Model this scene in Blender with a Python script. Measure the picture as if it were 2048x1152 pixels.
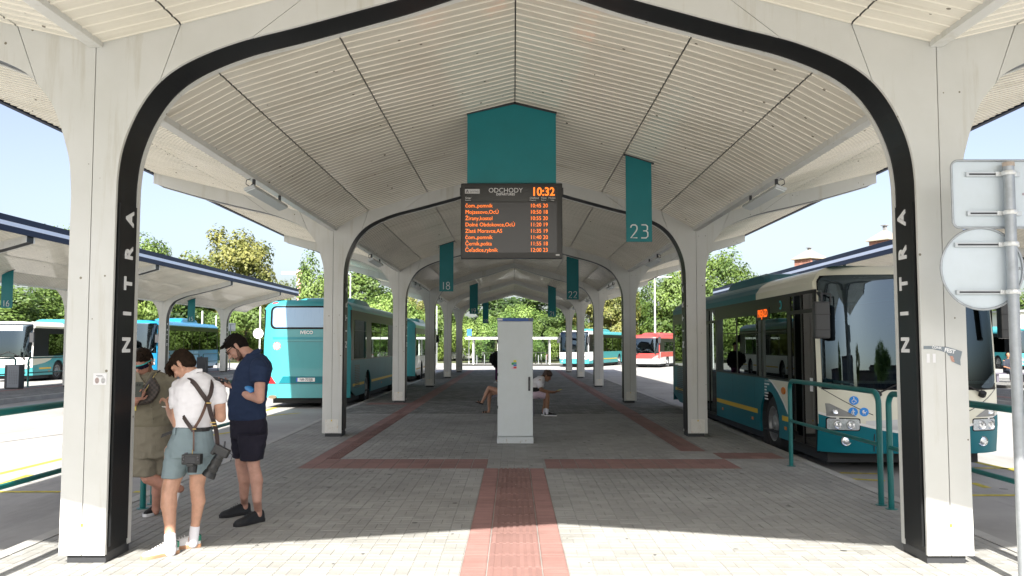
import bpy, bmesh, math, random
from mathutils import Vector, Matrix, Quaternion, noise
random.seed(7)
R = math.radians
for o in list(bpy.data.objects): bpy.data.objects.remove(o)
scene = bpy.context.scene
COL = scene.collection

# ------------------------------------------------------------- camera, sky, sun, exposure
PITCH, YAW, FPX, CX, CH = .0661, -.0021, 1700.0, -.0162, 1.7
cam_d = bpy.data.cameras.new('camera'); cam = bpy.data.objects.new('camera', cam_d); COL.objects.link(cam)
cam_d.sensor_width = 36; cam_d.lens = 36*FPX/2048; cam_d.clip_end = 3000; cam_d.clip_start = .05
cam.location = (CX, 0, CH); cam.rotation_euler = (math.pi/2+PITCH, 0, -YAW)
scene.camera = cam
SUN = Vector((.085, 1.19, -1)).normalized()          # travel direction of the light
elev = math.asin(-SUN.z); az = math.atan2(-SUN.x, -SUN.y)
world = bpy.data.worlds.new('World'); scene.world = world; world.use_nodes = True
wn = world.node_tree.nodes; bg = wn['Background']
sky = wn.new('ShaderNodeTexSky'); sky.sky_type = 'NISHITA'; sky.sun_disc = False
sky.sun_elevation = elev; sky.sun_rotation = az; sky.dust_density = 3.0; sky.air_density = 1.0; sky.ozone_density = 1.6
hs = wn.new('ShaderNodeHueSaturation'); hs.inputs['Hue'].default_value = .515; hs.inputs['Saturation'].default_value = .78; hs.inputs['Value'].default_value = .80   # pale summer haze over the whole sky
world.node_tree.links.new(sky.outputs[0], hs.inputs['Color']); world.node_tree.links.new(hs.outputs[0], bg.inputs[0]); bg.inputs[1].default_value = .105
sl = bpy.data.lights.new('sun', 'SUN'); sl.energy = 5.0; sl.angle = R(.53); sl.color = (1, .95, .87)
so = bpy.data.objects.new('sun', sl); COL.objects.link(so)
so.rotation_euler = SUN.to_track_quat('-Z', 'Y').to_euler(); so.location = (0, -20, 30)
scene.view_settings.view_transform = 'Standard'; scene.view_settings.look = 'None'
scene.view_settings.exposure = 1.58; scene.view_settings.gamma = 1; scene.view_settings.use_curve_mapping = False
scene.cycles.max_bounces = 8; scene.cycles.transparent_max_bounces = 12
scene.render.film_transparent = False

def ray(u, v):
    a = (u-1024)/FPX; b = (576-v)/FPX
    y1 = math.cos(PITCH)-b*math.sin(PITCH); z = math.sin(PITCH)+b*math.cos(PITCH)
    return Vector((a*math.cos(YAW)+y1*math.sin(YAW), -a*math.sin(YAW)+y1*math.cos(YAW), z))
def J(u, v, Y):
    d = ray(u, v); t = Y/d.y
    return Vector((CX+d.x*t, Y, CH+d.z*t))
def G(u, v, z0=0.):
    d = ray(u, v); t = (z0-CH)/d.z
    return Vector((CX+d.x*t, d.y*t, z0))

# ------------------------------------------------------------- materials
MATS = {}
def mat(name, col, rough=.6, metal=0., var=None, bump=None, spec=.5, specks=None, rnd=0., coat=0., emit=None, dirt=None, sss=0.):
    if name in MATS: return MATS[name]
    m = bpy.data.materials.new(name); m.use_nodes = True; MATS[name] = m
    nt = m.node_tree; N = nt.nodes; L = nt.links; P = N['Principled BSDF']
    P.inputs['Roughness'].default_value = rough; P.inputs['Metallic'].default_value = metal
    P.inputs['Specular IOR Level'].default_value = spec; P.inputs['Coat Weight'].default_value = coat
    if sss: P.inputs['Subsurface Weight'].default_value = sss; P.inputs['Subsurface Radius'].default_value = (.012, .005, .003); P.inputs['Subsurface Scale'].default_value = 1
    if emit: P.inputs['Emission Color'].default_value = (*col, 1); P.inputs['Emission Strength'].default_value = emit
    c = (*col, 1); out = None
    P.inputs['Base Color'].default_value = c
    tc = N.new('ShaderNodeTexCoord')
    def mul(prev, fac_socket, dark):
        mx = N.new('ShaderNodeMix'); mx.data_type = 'RGBA'; mx.blend_type = 'MULTIPLY'
        L.new(fac_socket, mx.inputs[0])
        if prev is None: mx.inputs[6].default_value = c
        else: L.new(prev, mx.inputs[6])
        mx.inputs[7].default_value = (*dark, 1); return mx.outputs[2]
    if var:
        nz = N.new('ShaderNodeTexNoise'); nz.inputs['Scale'].default_value = var[0]; nz.inputs['Detail'].default_value = 6; nz.inputs['Roughness'].default_value = .65
        L.new(tc.outputs['Object'], nz.inputs['Vector'])
        cr = N.new('ShaderNodeValToRGB'); cr.color_ramp.elements[0].position = .35; cr.color_ramp.elements[1].position = .68
        L.new(nz.outputs['Fac'], cr.inputs[0]); d = 1-var[1]; out = mul(out, cr.outputs[0], (d, d, d*.98))
    if dirt:      # streaky grime with its own shape
        mp = N.new('ShaderNodeMapping'); mp.inputs['Scale'].default_value = dirt[0]
        L.new(tc.outputs['Object'], mp.inputs[0])
        nz = N.new('ShaderNodeTexNoise'); nz.inputs['Scale'].default_value = 1; nz.inputs['Detail'].default_value = 8; nz.inputs['Roughness'].default_value = .7
        L.new(mp.outputs[0], nz.inputs['Vector'])
        cr = N.new('ShaderNodeValToRGB'); cr.color_ramp.elements[0].position = .55; cr.color_ramp.elements[1].position = .78
        L.new(nz.outputs['Fac'], cr.inputs[0]); out = mul(out, cr.outputs[0], dirt[1])
    if specks:
        vo = N.new('ShaderNodeTexVoronoi'); vo.inputs['Scale'].default_value = specks[0]
        L.new(tc.outputs['Object'], vo.inputs['Vector'])
        ma = N.new('ShaderNodeMath'); ma.operation = 'LESS_THAN'; ma.inputs[1].default_value = specks[1]
        L.new(vo.outputs['Distance'], ma.inputs[0])
        wc = N.new('ShaderNodeTexWhiteNoise'); L.new(vo.outputs['Color'], wc.inputs['Vector'])
        mb = N.new('ShaderNodeMath'); mb.operation = 'LESS_THAN'; mb.inputs[1].default_value = specks[2]
        L.new(wc.outputs['Value'], mb.inputs[0])
        mc = N.new('ShaderNodeMath'); mc.operation = 'MULTIPLY'; L.new(ma.outputs[0], mc.inputs[0]); L.new(mb.outputs[0], mc.inputs[1])
        out = mul(out, mc.outputs[0], specks[3])
    if rnd:
        ge = N.new('ShaderNodeNewGeometry'); oi = N.new('ShaderNodeObjectInfo')
        ad = N.new('ShaderNodeMath'); ad.operation = 'ADD'; L.new(ge.outputs['Random Per Island'], ad.inputs[0]); L.new(oi.outputs['Random'], ad.inputs[1])
        fr = N.new('ShaderNodeMath'); fr.operation = 'FRACT'; L.new(ad.outputs[0], fr.inputs[0])
        d = 1-rnd; out = mul(out, fr.outputs[0], (d, d, d))
    if out: L.new(out, P.inputs['Base Color'])
    if bump:
        nz = N.new('ShaderNodeTexNoise'); nz.inputs['Scale'].default_value = bump[0]; nz.inputs['Detail'].default_value = 5
        if len(bump) > 3:
            mp = N.new('ShaderNodeMapping'); mp.inputs['Scale'].default_value = bump[3]; L.new(tc.outputs['Object'], mp.inputs[0]); L.new(mp.outputs[0], nz.inputs['Vector'])
        else: L.new(tc.outputs['Object'], nz.inputs['Vector'])
        bp = N.new('ShaderNodeBump'); bp.inputs['Strength'].default_value = bump[1]; bp.inputs['Distance'].default_value = bump[2] if len(bump) > 2 else .01
        L.new(nz.outputs['Fac'], bp.inputs['Height']); L.new(bp.outputs[0], P.inputs['Normal'])
    return m
def glass(name, tint, refl=.06, rough=.0, rc=(1, 1, 1)):
    if name in MATS: return MATS[name]
    m = bpy.data.materials.new(name); m.use_nodes = True; MATS[name] = m
    nt = m.node_tree; N = nt.nodes; L = nt.links; N.remove(N['Principled BSDF'])
    t = N.new('ShaderNodeBsdfTransparent'); t.inputs[0].default_value = (*tint, 1)
    g = N.new('ShaderNodeBsdfGlossy'); g.inputs['Roughness'].default_value = rough; g.inputs[0].default_value = (*rc, 1)
    fr = N.new('ShaderNodeFresnel'); fr.inputs[0].default_value = 1.5
    ma = N.new('ShaderNodeMath'); ma.operation = 'MAXIMUM'; ma.inputs[1].default_value = refl
    L.new(fr.outputs[0], ma.inputs[0])
    mx = N.new('ShaderNodeMixShader'); L.new(ma.outputs[0], mx.inputs[0]); L.new(t.outputs[0], mx.inputs[1]); L.new(g.outputs[0], mx.inputs[2])
    L.new(mx.outputs[0], N['Material Output'].inputs[0]); return m
def leafmat(name, c1, c2, trans=.35):
    if name in MATS: return MATS[name]
    m = bpy.data.materials.new(name); m.use_nodes = True; MATS[name] = m
    nt = m.node_tree; N = nt.nodes; L = nt.links; P = N['Principled BSDF']
    ge = N.new('ShaderNodeNewGeometry'); tc = N.new('ShaderNodeTexCoord')
    nz = N.new('ShaderNodeTexNoise'); nz.inputs['Scale'].default_value = .55; L.new(tc.outputs['Object'], nz.inputs['Vector'])
    ad = N.new('ShaderNodeMath'); ad.operation = 'MULTIPLY_ADD'; ad.inputs[1].default_value = .38; L.new(ge.outputs['Random Per Island'], ad.inputs[0])
    sb = N.new('ShaderNodeMath'); sb.operation = 'MULTIPLY_ADD'; sb.inputs[1].default_value = 2.2; sb.inputs[2].default_value = -.85
    L.new(nz.outputs['Fac'], sb.inputs[0]); L.new(sb.outputs[0], ad.inputs[2])
    cr = N.new('ShaderNodeValToRGB'); cr.color_ramp.elements[0].color = (*c1, 1); cr.color_ramp.elements[1].color = (*c2, 1)
    cr.color_ramp.elements[0].position = .1; cr.color_ramp.elements[1].position = .95
    L.new(ad.outputs[0], cr.inputs[0]); L.new(cr.outputs[0], P.inputs['Base Color']); P.inputs['Roughness'].default_value = .55
    tr = N.new('ShaderNodeBsdfTranslucent'); L.new(cr.outputs[0], tr.inputs[0])
    mx = N.new('ShaderNodeMixShader'); mx.inputs[0].default_value = trans
    L.new(P.outputs[0], mx.inputs[1]); L.new(tr.outputs[0], mx.inputs[2]); L.new(mx.outputs[0], N['Material Output'].inputs[0]); return m

# ------------------------------------------------------------- geometry helpers
class MB:
    def __init__(s): s.v = []; s.f = []; s.m = []; s.mats = []
    def mi(s, m):
        if m is None: return 0
        if m not in s.mats: s.mats.append(m)
        return s.mats.index(m)
    def add(s, vs, fs, m=None):
        o = len(s.v); s.v += [tuple(v) for v in vs]; k = s.mi(m)
        for f in fs: s.f.append([i+o for i in f]); s.m.append(k)
        return s
    def box(s, x0, x1, y0, y1, z0, z1, m=None):
        v = [(x, y, z) for z in (z0, z1) for y in (y0, y1) for x in (x0, x1)]
        return s.add(v, [(0, 2, 3, 1), (4, 5, 7, 6), (0, 1, 5, 4), (2, 6, 7, 3), (0, 4, 6, 2), (1, 3, 7, 5)], m)
    def obox(s, c, ax, ay, az, m=None):     # oriented box: centre and three half axes
        c = Vector(c); v = [c+ax*i+ay*j+az*k for k in (-1, 1) for j in (-1, 1) for i in (-1, 1)]
        return s.add(v, [(0, 2, 3, 1), (4, 5, 7, 6), (0, 1, 5, 4), (2, 6, 7, 3), (0, 4, 6, 2), (1, 3, 7, 5)], m)
    def tube(s, pts, r, n=10, m=None, cap=True, flat=None):
        pts = [Vector(p) for p in pts]; rr = r if isinstance(r, (list, tuple)) else [r]*len(pts)
        rings = []; up = None
        for i, p in enumerate(pts):
            d = (pts[min(i+1, len(pts)-1)]-pts[max(i-1, 0)]).normalized()
            if up is None: up = Vector((0, 0, 1)) if abs(d.z) < .9 else Vector((0, 1, 0))
            a = d.cross(up)
            if a.length < 1e-4: a = d.cross(Vector((1, 0, 0)))
            a.normalize(); b = a.cross(d).normalized(); up = b
            fx, fy = flat if flat else (1, 1)
            rings.append([p+a*math.cos(t)*rr[i]*fx+b*math.sin(t)*rr[i]*fy for t in [2*math.pi*k/n for k in range(n)]])
        v = [q for rg in rings for q in rg]; f = []
        for i in range(len(rings)-1):
            for k in range(n): f.append((i*n+k, i*n+(k+1) % n, (i+1)*n+(k+1) % n, (i+1)*n+k))
        if cap: f.append(tuple(range(n-1, -1, -1))); f.append(tuple((len(rings)-1)*n+k for k in range(n)))
        return s.add(v, f, m)
    def prism(s, poly, fn, d0, d1, m=None):    # poly of 2D points, fn(a,b,depth)->3D
        n = len(poly); v = [fn(a, b, d0) for a, b in poly]+[fn(a, b, d1) for a, b in poly]
        f = [tuple(range(n-1, -1, -1)), tuple(range(n, 2*n))]+[(k, (k+1) % n, n+(k+1) % n, n+k) for k in range(n)]
        return s.add(v, f, m)
    def loft(s, rings, m=None, cap=True, closed=True):
        n = len(rings[0]); v = [q for rg in rings for q in rg]; f = []
        for i in range(len(rings)-1):
            for k in range(n if closed else n-1): f.append((i*n+k, i*n+(k+1) % n, (i+1)*n+(k+1) % n, (i+1)*n+k))
        if cap: f.append(tuple(range(n-1, -1, -1))); f.append(tuple((len(rings)-1)*n+k for k in range(n)))
        return s.add(v, f, m)
    def disc(s, c, ax, ay, n=20, m=None):
        c = Vector(c); return s.add([c+ax*math.cos(2*math.pi*k/n)+ay*math.sin(2*math.pi*k/n) for k in range(n)], [tuple(range(n))], m)
    def ell(s, c, r, q=None, m=None, nu=16, nv=10):
        c = Vector(c); vs = []; fs = []
        for j in range(nv+1):
            th = math.pi*j/nv
            for k in range(nu):
                ph = 2*math.pi*k/nu
                p = Vector((r[0]*math.sin(th)*math.cos(ph), r[1]*math.sin(th)*math.sin(ph), r[2]*math.cos(th)))
                vs.append(c+(q @ p if q is not None else p))
        for j in range(nv):
            for k in range(nu):
                a, b, cc, d = j*nu+k, (j+1)*nu+k, (j+1)*nu+(k+1) % nu, j*nu+(k+1) % nu
                fs.append((a, b, cc) if j == nv-1 and 0 else (a, b, cc, d))
        return s.add(vs, fs, m)
    def mesh(s, name, smooth=False):
        me = bpy.data.meshes.new(name); me.from_pydata(s.v, [], s.f)
        for m in s.mats: me.materials.append(m)
        if len(s.mats) > 1:
            me.polygons.foreach_set('material_index', s.m)
        if smooth: me.polygons.foreach_set('use_smooth', [True]*len(me.polygons))
        me.update(); return me
def link(name, data, parent=None, loc=None):
    o = bpy.data.objects.new(name, data); COL.objects.link(o)
    if parent: o.parent = parent
    if loc is not None: o.location = loc
    return o
def build(mb, name, m=None, parent=None, smooth=False, fix=True, auto=None, bevel=None):
    if m is not None and not mb.mats: mb.mats = [m]
    me = mb.mesh(name, smooth)
    if fix:
        bm = bmesh.new(); bm.from_mesh(me); bmesh.ops.recalc_face_normals(bm, faces=bm.faces)
        if bevel: bmesh.ops.bevel(bm, geom=[e for e in bm.edges if len(e.link_faces) == 2 and e.calc_face_angle() > .5], offset=bevel, segments=2, affect='EDGES', profile=.6)
        bm.to_mesh(me); bm.free()
    if auto: me.shade_auto(auto) if hasattr(me, 'shade_auto') else None
    o = link(name, me, parent)
    if auto:
        me.polygons.foreach_set('use_smooth', [True]*len(me.polygons))
        try:
            me.set_sharp_from_angle(angle=auto)
        except Exception: pass
    return o
def boxes(name, m, parent, L):
    for q in L:
        b = MB(); b.box(*q); build(b, name, m, parent)
def thing(name, label, cat, loc=(0, 0, 0), rotz=0, group=None):
    o = bpy.data.objects.new(name, None); COL.objects.link(o); o.location = loc; o.rotation_euler = (0, 0, rotz)
    o.empty_display_size = .2; o['label'] = label; o['category'] = cat
    if group: o['group'] = group
    return o
def tag(o, label, cat, group=None):
    o['label'] = label; o['category'] = cat
    if group: o['group'] = group
    return o
def struct(o): o['kind'] = 'structure'; return o
def stuff(o, label=None, cat=None):
    o['kind'] = 'stuff'
    if label: o['label'] = label
    if cat: o['category'] = cat
    return o
def dup(root, loc=None, rotz=None, label=None, parent=None):
    def cp(o, par):
        c = o.copy(); COL.objects.link(c)
        if par: c.parent = par
        for ch in kids.get(o.name, []): cp(ch, c)
        return c
    kids = {}
    for o in bpy.data.objects:
        if o.parent: kids.setdefault(o.parent.name, []).append(o)
    r = cp(root, parent)
    if loc is not None: r.location = loc
    if rotz is not None: r.rotation_euler = (0, 0, rotz)
    if label: r['label'] = label
    return r
def text(name, s, size, m, parent, M, ext=.002, bold=0., align='CENTER', spacing=1., sx=1.):
    cu = bpy.data.curves.new('t', 'FONT'); cu.body = s; cu.size = size; cu.extrude = ext; cu.offset = bold
    cu.align_x = align; cu.align_y = 'CENTER'; cu.space_character = spacing; cu.resolution_u = 3
    o = bpy.data.objects.new('t', cu); COL.objects.link(o)
    bpy.context.view_layer.update()
    me = bpy.data.meshes.new_from_object(o.evaluated_get(bpy.context.evaluated_depsgraph_get()))
    bpy.data.objects.remove(o); me.materials.clear(); me.materials.append(m)
    me.transform(M @ Matrix.Diagonal((sx, 1, 1, 1))); me.name = name
    return link(name, me, parent)
def frameM(origin, xdir, ydir):
    x = Vector(xdir).normalized(); y = Vector(ydir).normalized(); z = x.cross(y)
    M = Matrix((x, y, z)).transposed().to_4x4(); M.translation = Vector(origin); return M
def inset(poly, d):
    n = len(poly); out = []
    area = sum(poly[i][0]*poly[(i+1) % n][1]-poly[(i+1) % n][0]*poly[i][1] for i in range(n))
    sg = 1 if area > 0 else -1
    for i in range(n):
        p0, p1, p2 = Vector(poly[i-1]), Vector(poly[i]), Vector(poly[(i+1) % n])
        a = (p1-p0).normalized(); b = (p2-p1).normalized()
        na = Vector((-a.y, a.x))*sg; nb = Vector((-b.y, b.x))*sg
        k = na+nb; k = k/max(.25, k.dot(na)) if k.length > 1e-6 else na
        q = p1+k*d; out.append((q.x, q.y))
    return out

# common materials
WHITE = mat('cream_white_paint', (.63, .635, .61), .42, var=(1.3, .08), specks=(9, .1, .16, (.3, .27, .2)), dirt=((4.5, 4.5, .35), (.72, .67, .56)), bump=(3, .12))
CEIL = mat('ceiling_sheet_paint', (.79, .75, .645), .18, var=(.8, .12), specks=(6, .1, .3, (.25, .23, .2)), dirt=((.4, 3.5, 1), (.72, .69, .63)), bump=(1.0, .8, .012, (.35, 7, 1)), coat=.55)
BLACK = mat('black_gloss_paint', (.010, .011, .012), .38, dirt=((2, 2, 1), (2.2, 2.2, 2.2)), spec=.3)
DARK = mat('dark_grey_metal', (.03, .032, .036), .5)
RUBBER = mat('black_rubber', (.02, .02, .02), .8)
TEAL = mat('teal_paint', (.0, .17, .19), .45, var=(2, .1))
TEALRAIL = mat('teal_rail_paint', (.0, .13, .125), .35, var=(5, .15), specks=(30, .1, .1, (.3, .3, .3)))
NAVYM = mat('navy_fascia_paint', (.012, .022, .055), .5, var=(1, .1), spec=.2)
PALE = mat('pale_blue_fascia_stripe', (.62, .70, .86), .4)
GALV = mat('galvanised_steel', (.42, .45, .48), .42, metal=.55, var=(14, .18))
ALU = mat('aluminium_grey', (.55, .58, .6), .35, metal=.5, var=(8, .1))
LETTER = mat('white_lettering', (.75, .76, .76), .5)
# ============================================================= ground
ROADZ = -.15
def road_mat():
    m = mat('worn_concrete_asphalt', (.36, .355, .345), .85, var=(.35, .3), bump=(60, .25), specks=(2.2, .12, .25, (.55, .55, .55)), dirt=((.9, .16, 1), (.60, .60, .60)))
    return m
b = MB(); b.add([(-900, -60, ROADZ), (900, -60, ROADZ), (900, 1500, ROADZ), (-900, 1500, ROADZ)], [(0, 1, 2, 3)])
struct(build(b, 'bus_station_road', road_mat(), fix=False))
b = MB(); b.add([(-900, 84, ROADZ+.02), (900, 84, ROADZ+.02), (900, 1500, ROADZ+.02), (-900, 1500, ROADZ+.02)], [(0, 1, 2, 3)])
struct(build(b, 'grass_ground', mat('dry_grass', (.11, .13, .05), .9, var=(.6, .4)), fix=False))

# platform outline (kerb distance from the axis as a function of Y)
def kx(Y):
    P = [(-20, 4.22), (7, 4.25), (15, 4.34), (22, 4.55), (60, 4.62)]
    for (a, xa), (c, xc) in zip(P, P[1:]):
        if Y <= c: return xa+(xc-xa)*max(0, (Y-a)/(c-a))
    return 4.62
YS, YE, PV = -4.0, 56.8, 21.0
CONC = mat('concrete_bedding', (.29, .29, .28), .9, var=(2, .3))
KERB = mat('kerb_stone', (.42, .415, .40), .85, var=(3, .2), bump=(40, .2), rnd=.12)
def kerb_profile(y): return kx(y)-.16
PAVE = mat('grey_concrete_paver', (.355, .355, .34), .82, var=(.5, .32), rnd=.15, bump=(70, .25), specks=(3.4, .1, .35, (.3, .3, .3)), dirt=((1.1, 1.1, 1), (.62, .62, .60)))
def paver_far_mat():
    m = mat('distant_paving', (.305, .305, .29), .85, var=(.5, .32), bump=(50, .2))
    nt = m.node_tree; N = nt.nodes; L = nt.links; P = N['Principled BSDF']
    src = P.inputs['Base Color'].links[0].from_socket
    tc = N.new('ShaderNodeTexCoord'); br = N.new('ShaderNodeTexBrick'); br.inputs['Scale'].default_value = 1; br.inputs['Brick Width'].default_value = .2
    br.inputs['Row Height'].default_value = .1; br.inputs['Mortar Size'].default_value = .004; br.inputs['Color1'].default_value = (1, 1, 1, 1); br.inputs['Color2'].default_value = (.85, .85, .85, 1); br.inputs['Mortar'].default_value = (.6, .6, .6, 1)
    L.new(tc.outputs['Object'], br.inputs['Vector'])
    mx = N.new('ShaderNodeMix'); mx.data_type = 'RGBA'; mx.blend_type = 'MULTIPLY'; mx.inputs[0].default_value = 1
    L.new(src, mx.inputs[6]); L.new(br.outputs[0], mx.inputs[7]); L.new(mx.outputs[2], P.inputs['Base Color'])
    return m
b = MB()
ys = [YS, 7, 15, 22, YE]
poly = [(kerb_profile(y), y) for y in ys]+[(-kerb_profile(y), y) for y in reversed(ys)]
b.prism(poly, lambda x, y, d: (x, y, d), ROADZ, -.0045)
pavement = struct(build(b, 'platform_pavement', CONC))
b = MB(); ys2 = [PV, 22, YE]
poly = [(kerb_profile(y)-.004, y) for y in ys2]+[(-kerb_profile(y)+.004, y) for y in reversed(ys2)]
b.prism(poly, lambda x, y, d: (x, y, d), -.011, 0)
build(b, 'far_paving', paver_far_mat(), pavement)
# kerb stones, 1 m each
nk = 0
for s in (-1, 1):
    y = YS
    while y < YE-.01:
        y2 = min(y+1, YE)
        b = MB(); x0a, x0b = kerb_profile(y), kerb_profile(y2); g = .004
        z = .003
        v = [(s*(x0a+g), y+g, ROADZ), (s*(x0a+.155), y+g, ROADZ), (s*(x0b+.155), y2-g, ROADZ), (s*(x0b+g), y2-g, ROADZ),
             (s*(x0a+g), y+g, z), (s*(x0a+.14), y+g, z), (s*(x0b+.14), y2-g, z), (s*(x0b+g), y2-g, z),
             (s*(x0a+.155), y+g, z-.02), (s*(x0b+.155), y2-g, z-.02)]
        b.add(v, [(4, 5, 6, 7), (5, 8, 9, 6), (8, 1, 2, 9), (0, 3, 2, 1), (4, 7, 3, 0), (0, 1, 8, 5, 4), (3, 7, 6, 9, 2)])
        build(b, 'kerb_stone', KERB, pavement); nk += 1; y += 1
# tactile / red areas  (x0,x1,y0,y1)
RED = [(-.42, .40, YS, 11.8), (-3.0, -.39, 11.8, 12.76), (.43, 3.12, 11.8, 12.76), (-3.0, -2.6, 12.76, YE-1), (2.65, 3.05, 13.7, YE-1), (3.1, 4.05, 12.8, 13.5), (-4.2, -3.0, 24.2, 24.9)]
def inred(x, y): return any(a-.001 <= x <= c+.001 and d-.001 <= y <= e+.001 for a, c, d, e in RED)
cand = []
def place(x0, x1, y0, y1):
    g = .0025; xm, ym = (x0+x1)/2, (y0+y1)/2
    # clip against red strips: shrink or drop
    for a, c, d, e in RED:
        if x1 > a and x0 < c and y1 > d and y0 < e:
            if a <= xm <= c and d <= ym <= e: return
            if d < ym < e:
                if xm > c: x0 = max(x0, c)
                else: x1 = min(x1, a)
            else:
                if ym > e: y0 = max(y0, e)
                else: y1 = min(y1, d)
    if abs(xm) < .34 and 14.66 < ym < 15.2: return
    if x1-x0 < .03 or y1-y0 < .03: return
    k = min(kerb_profile(y0), kerb_profile(y1))-.002
    if x0 > k or x1 < -k: return
    x1 = min(x1, k); x0 = max(x0, -k)
    if x1-x0 < .03: return
    cand.append((x0+g, x1-g, y0+g, y1-g))
nx = 15; yb = 4.6
j = 0; y = yb
while y < PV-.01:
    for i in range(-nx, nx):
        x = i*.2
        if (i+j) % 2: place(x, x+.2, y, y+.1); place(x, x+.2, y+.1, y+.2)
        else: place(x, x+.1, y, y+.2); place(x+.1, x+.2, y, y+.2)
    y += .2; j += 1
for s in (-1, 1):        # lengthwise courses beside the kerbs
    for q in range(0, 15):
        x0 = 3.0+q*.1; y = yb-.2+(q % 2)*.1
        while y < PV-.01:
            a, c = s*x0, s*(x0+.1); place(min(a, c), max(a, c), max(y, yb), min(y+.2, PV)); y += .2
def paver_verts(x0, x1, y0, y1, dz, h=.011):
    c = .004; z = dz
    return [(x0, y0, z-h), (x1, y0, z-h), (x1, y1, z-h), (x0, y1, z-h), (x0, y0, z-.003), (x1, y0, z-.003), (x1, y1, z-.003), (x0, y1, z-.003),
            (x0+c, y0+c, z), (x1-c, y0+c, z), (x1-c, y1-c, z), (x0+c, y1-c, z)]
PF = [(8, 9, 10, 11), (4, 5, 9, 8), (5, 6, 10, 9), (6, 7, 11, 10), (7, 4, 8, 11), (0, 1, 5, 4), (1, 2, 6, 5), (2, 3, 7, 6), (3, 0, 4, 7)]
vis = [c for c in cand if 6.3 < c[2] and abs((c[0]+c[1])/2) < .62*c[2]]
vis.sort(key=lambda c: c[2]*1.0+abs(c[0])*.15)
single = set(vis[:292]); cache = {}
rest = MB(); rest.mats = [PAVE]
for c in cand:
    x0, x1, y0, y1 = c; dz = random.uniform(-.0015, .001)
    if c in single:
        key = (round(x1-x0, 3), round(y1-y0, 3))
        if key not in cache:
            m = MB(); m.mats = [PAVE]; w, h = (x1-x0)/2, (y1-y0)/2; m.add(paver_verts(-w, w, -h, h, 0), PF); cache[key] = m.mesh('paver')
        link('paver', cache[key], pavement, ((x0+x1)/2, (y0+y1)/2, dz))
    else: rest.add(paver_verts(x0, x1, y0, y1, dz), PF)
o = build(rest, 'paver_field', PAVE, pavement, fix=False); o['kind'] = 'stuff'
# red tactile slabs
REDM = mat('red_concrete_slab', (.29, .165, .148), .8, var=(2, .2), rnd=.18, bump=(60, .3), dirt=((.6, .6, 1), (.8, .78, .78)))
def tile(x0, x1, y0, y1, ribs=None, cross=False):
    b = MB(); g = .004; b.mats = [REDM]
    b.add(paver_verts(x0+g, x1-g, y0+g, y1-g, 0), PF)
    if ribs:
        n, a, c = ribs; w = (c-a)/(2*n-1)
        for k in range(n):
            p = a+2*k*w; b.box(x0+p, x0+p+w, y0+g+.004, y1-g-.004, -.002, .008)
    if cross:
        yy = y0+.02
        while yy < y1-.02: b.box(x0+g+.01, x1-g-.01, yy, yy+.012, -.002, .003); yy += .03
    return build(b, 'tactile_slab', REDM, pavement, fix=False)
y = 5.0
while y < 11.79:
    y2 = min(y+.4, 11.8)
    tile(-.42, -.22, y, y2, cross=True); tile(-.22, .20, y, y2, ribs=(7, .02, .4)); tile(.20, .40, y, y2, cross=True); y = y2
x = -3.0
while x < -.4: tile(x, min(x+.2175, -.39), 11.8, 12.28); tile(x, min(x+.2175, -.39), 12.28, 12.76); x += .2175
x = .43
while x < 3.1: tile(x, min(x+.2242, 3.12), 11.8, 12.28); tile(x, min(x+.2242, 3.12), 12.28, 12.76); x += .2242
y = 12.76
while y < PV-.1: tile(-3.0, -2.8, y, min(y+.4, PV)); tile(-2.8, -2.6, y, min(y+.4, PV), ribs=(4, .02, .18)); y += .4
y = 13.7
while y < PV-.1: tile(2.65, 2.85, y, min(y+.4, PV), ribs=(4, .02, .18)); tile(2.85, 3.05, y, min(y+.4, PV)); y += .4
x = 3.1
while x < 4.04: tile(x, x+.235, 12.8, 13.15); tile(x, x+.235, 13.15, 13.5); x += .235
for a, c in ((-3.0, -2.6), (2.65, 3.05)):
    b = MB(); b.mats = [REDM]; y = PV
    while y < YE-1.2:
        b.box(a, c, y+.004, y+.396, -.005, .0025)
        for k in range(4): b.box(a+.03+k*.045, a+.052+k*.045, y+.01, y+.39, .001, .007)
        y += .4
    o = build(b, 'tactile_strip', REDM, pavement, fix=False); o['kind'] = 'stuff'
b = MB(); b.box(-4.2, -3.0, 24.2, 24.9, -.005, .0025); build(b, 'tactile_band', REDM, pavement)
# yellow bay markings and pale joints on the road
YEL = mat('worn_yellow_road_paint', (.55, .47, .06), .8, var=(8, .5))
def stripe(p, q, w=.12, m=YEL, z=ROADZ+.004):
    d = (q-p); d.z = 0; d.normalize(); n = Vector((-d.y, d.x, 0))*w/2
    b = MB(); b.add([p-n, q-n, q+n, p+n], [(0, 1, 2, 3)]); b.v = [(x, y, z) for x, y, _ in b.v]
    return struct(build(b, 'yellow_road_line', m, fix=False))
g = lambda u, v: G(u, v, ROADZ)
for p, q in [((-120, 984), (122, 984)), ((268, 984), (300, 984)), ((-60, 962), (128, 917)), ((-60, 990), (60, 950)), ((1680, 946), (1760, 948)), ((1700, 958), (1770, 962)), ((1940, 991), (2060, 991)),
             ((1940, 922), (2060, 948)), ((1940, 936), (2060, 938)), ((1945, 966), (1975, 976)), ((470, 838), (600, 826)), ((400, 874), (480, 862)), ((560, 812), (530, 822))]:
    stripe(g(*p), g(*q), .11 if p[1] > 900 else .14)
JNT = mat('road_joint', (.12, .118, .11), .9)
for p, q in [((1150, 745), (1290, 800)), ((1150, 748), (1330, 800)), ((0, 885), (130, 868))]: stripe(g(*p), g(*q), .04, JNT, ROADZ+.005).name = 'road_joint'
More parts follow.
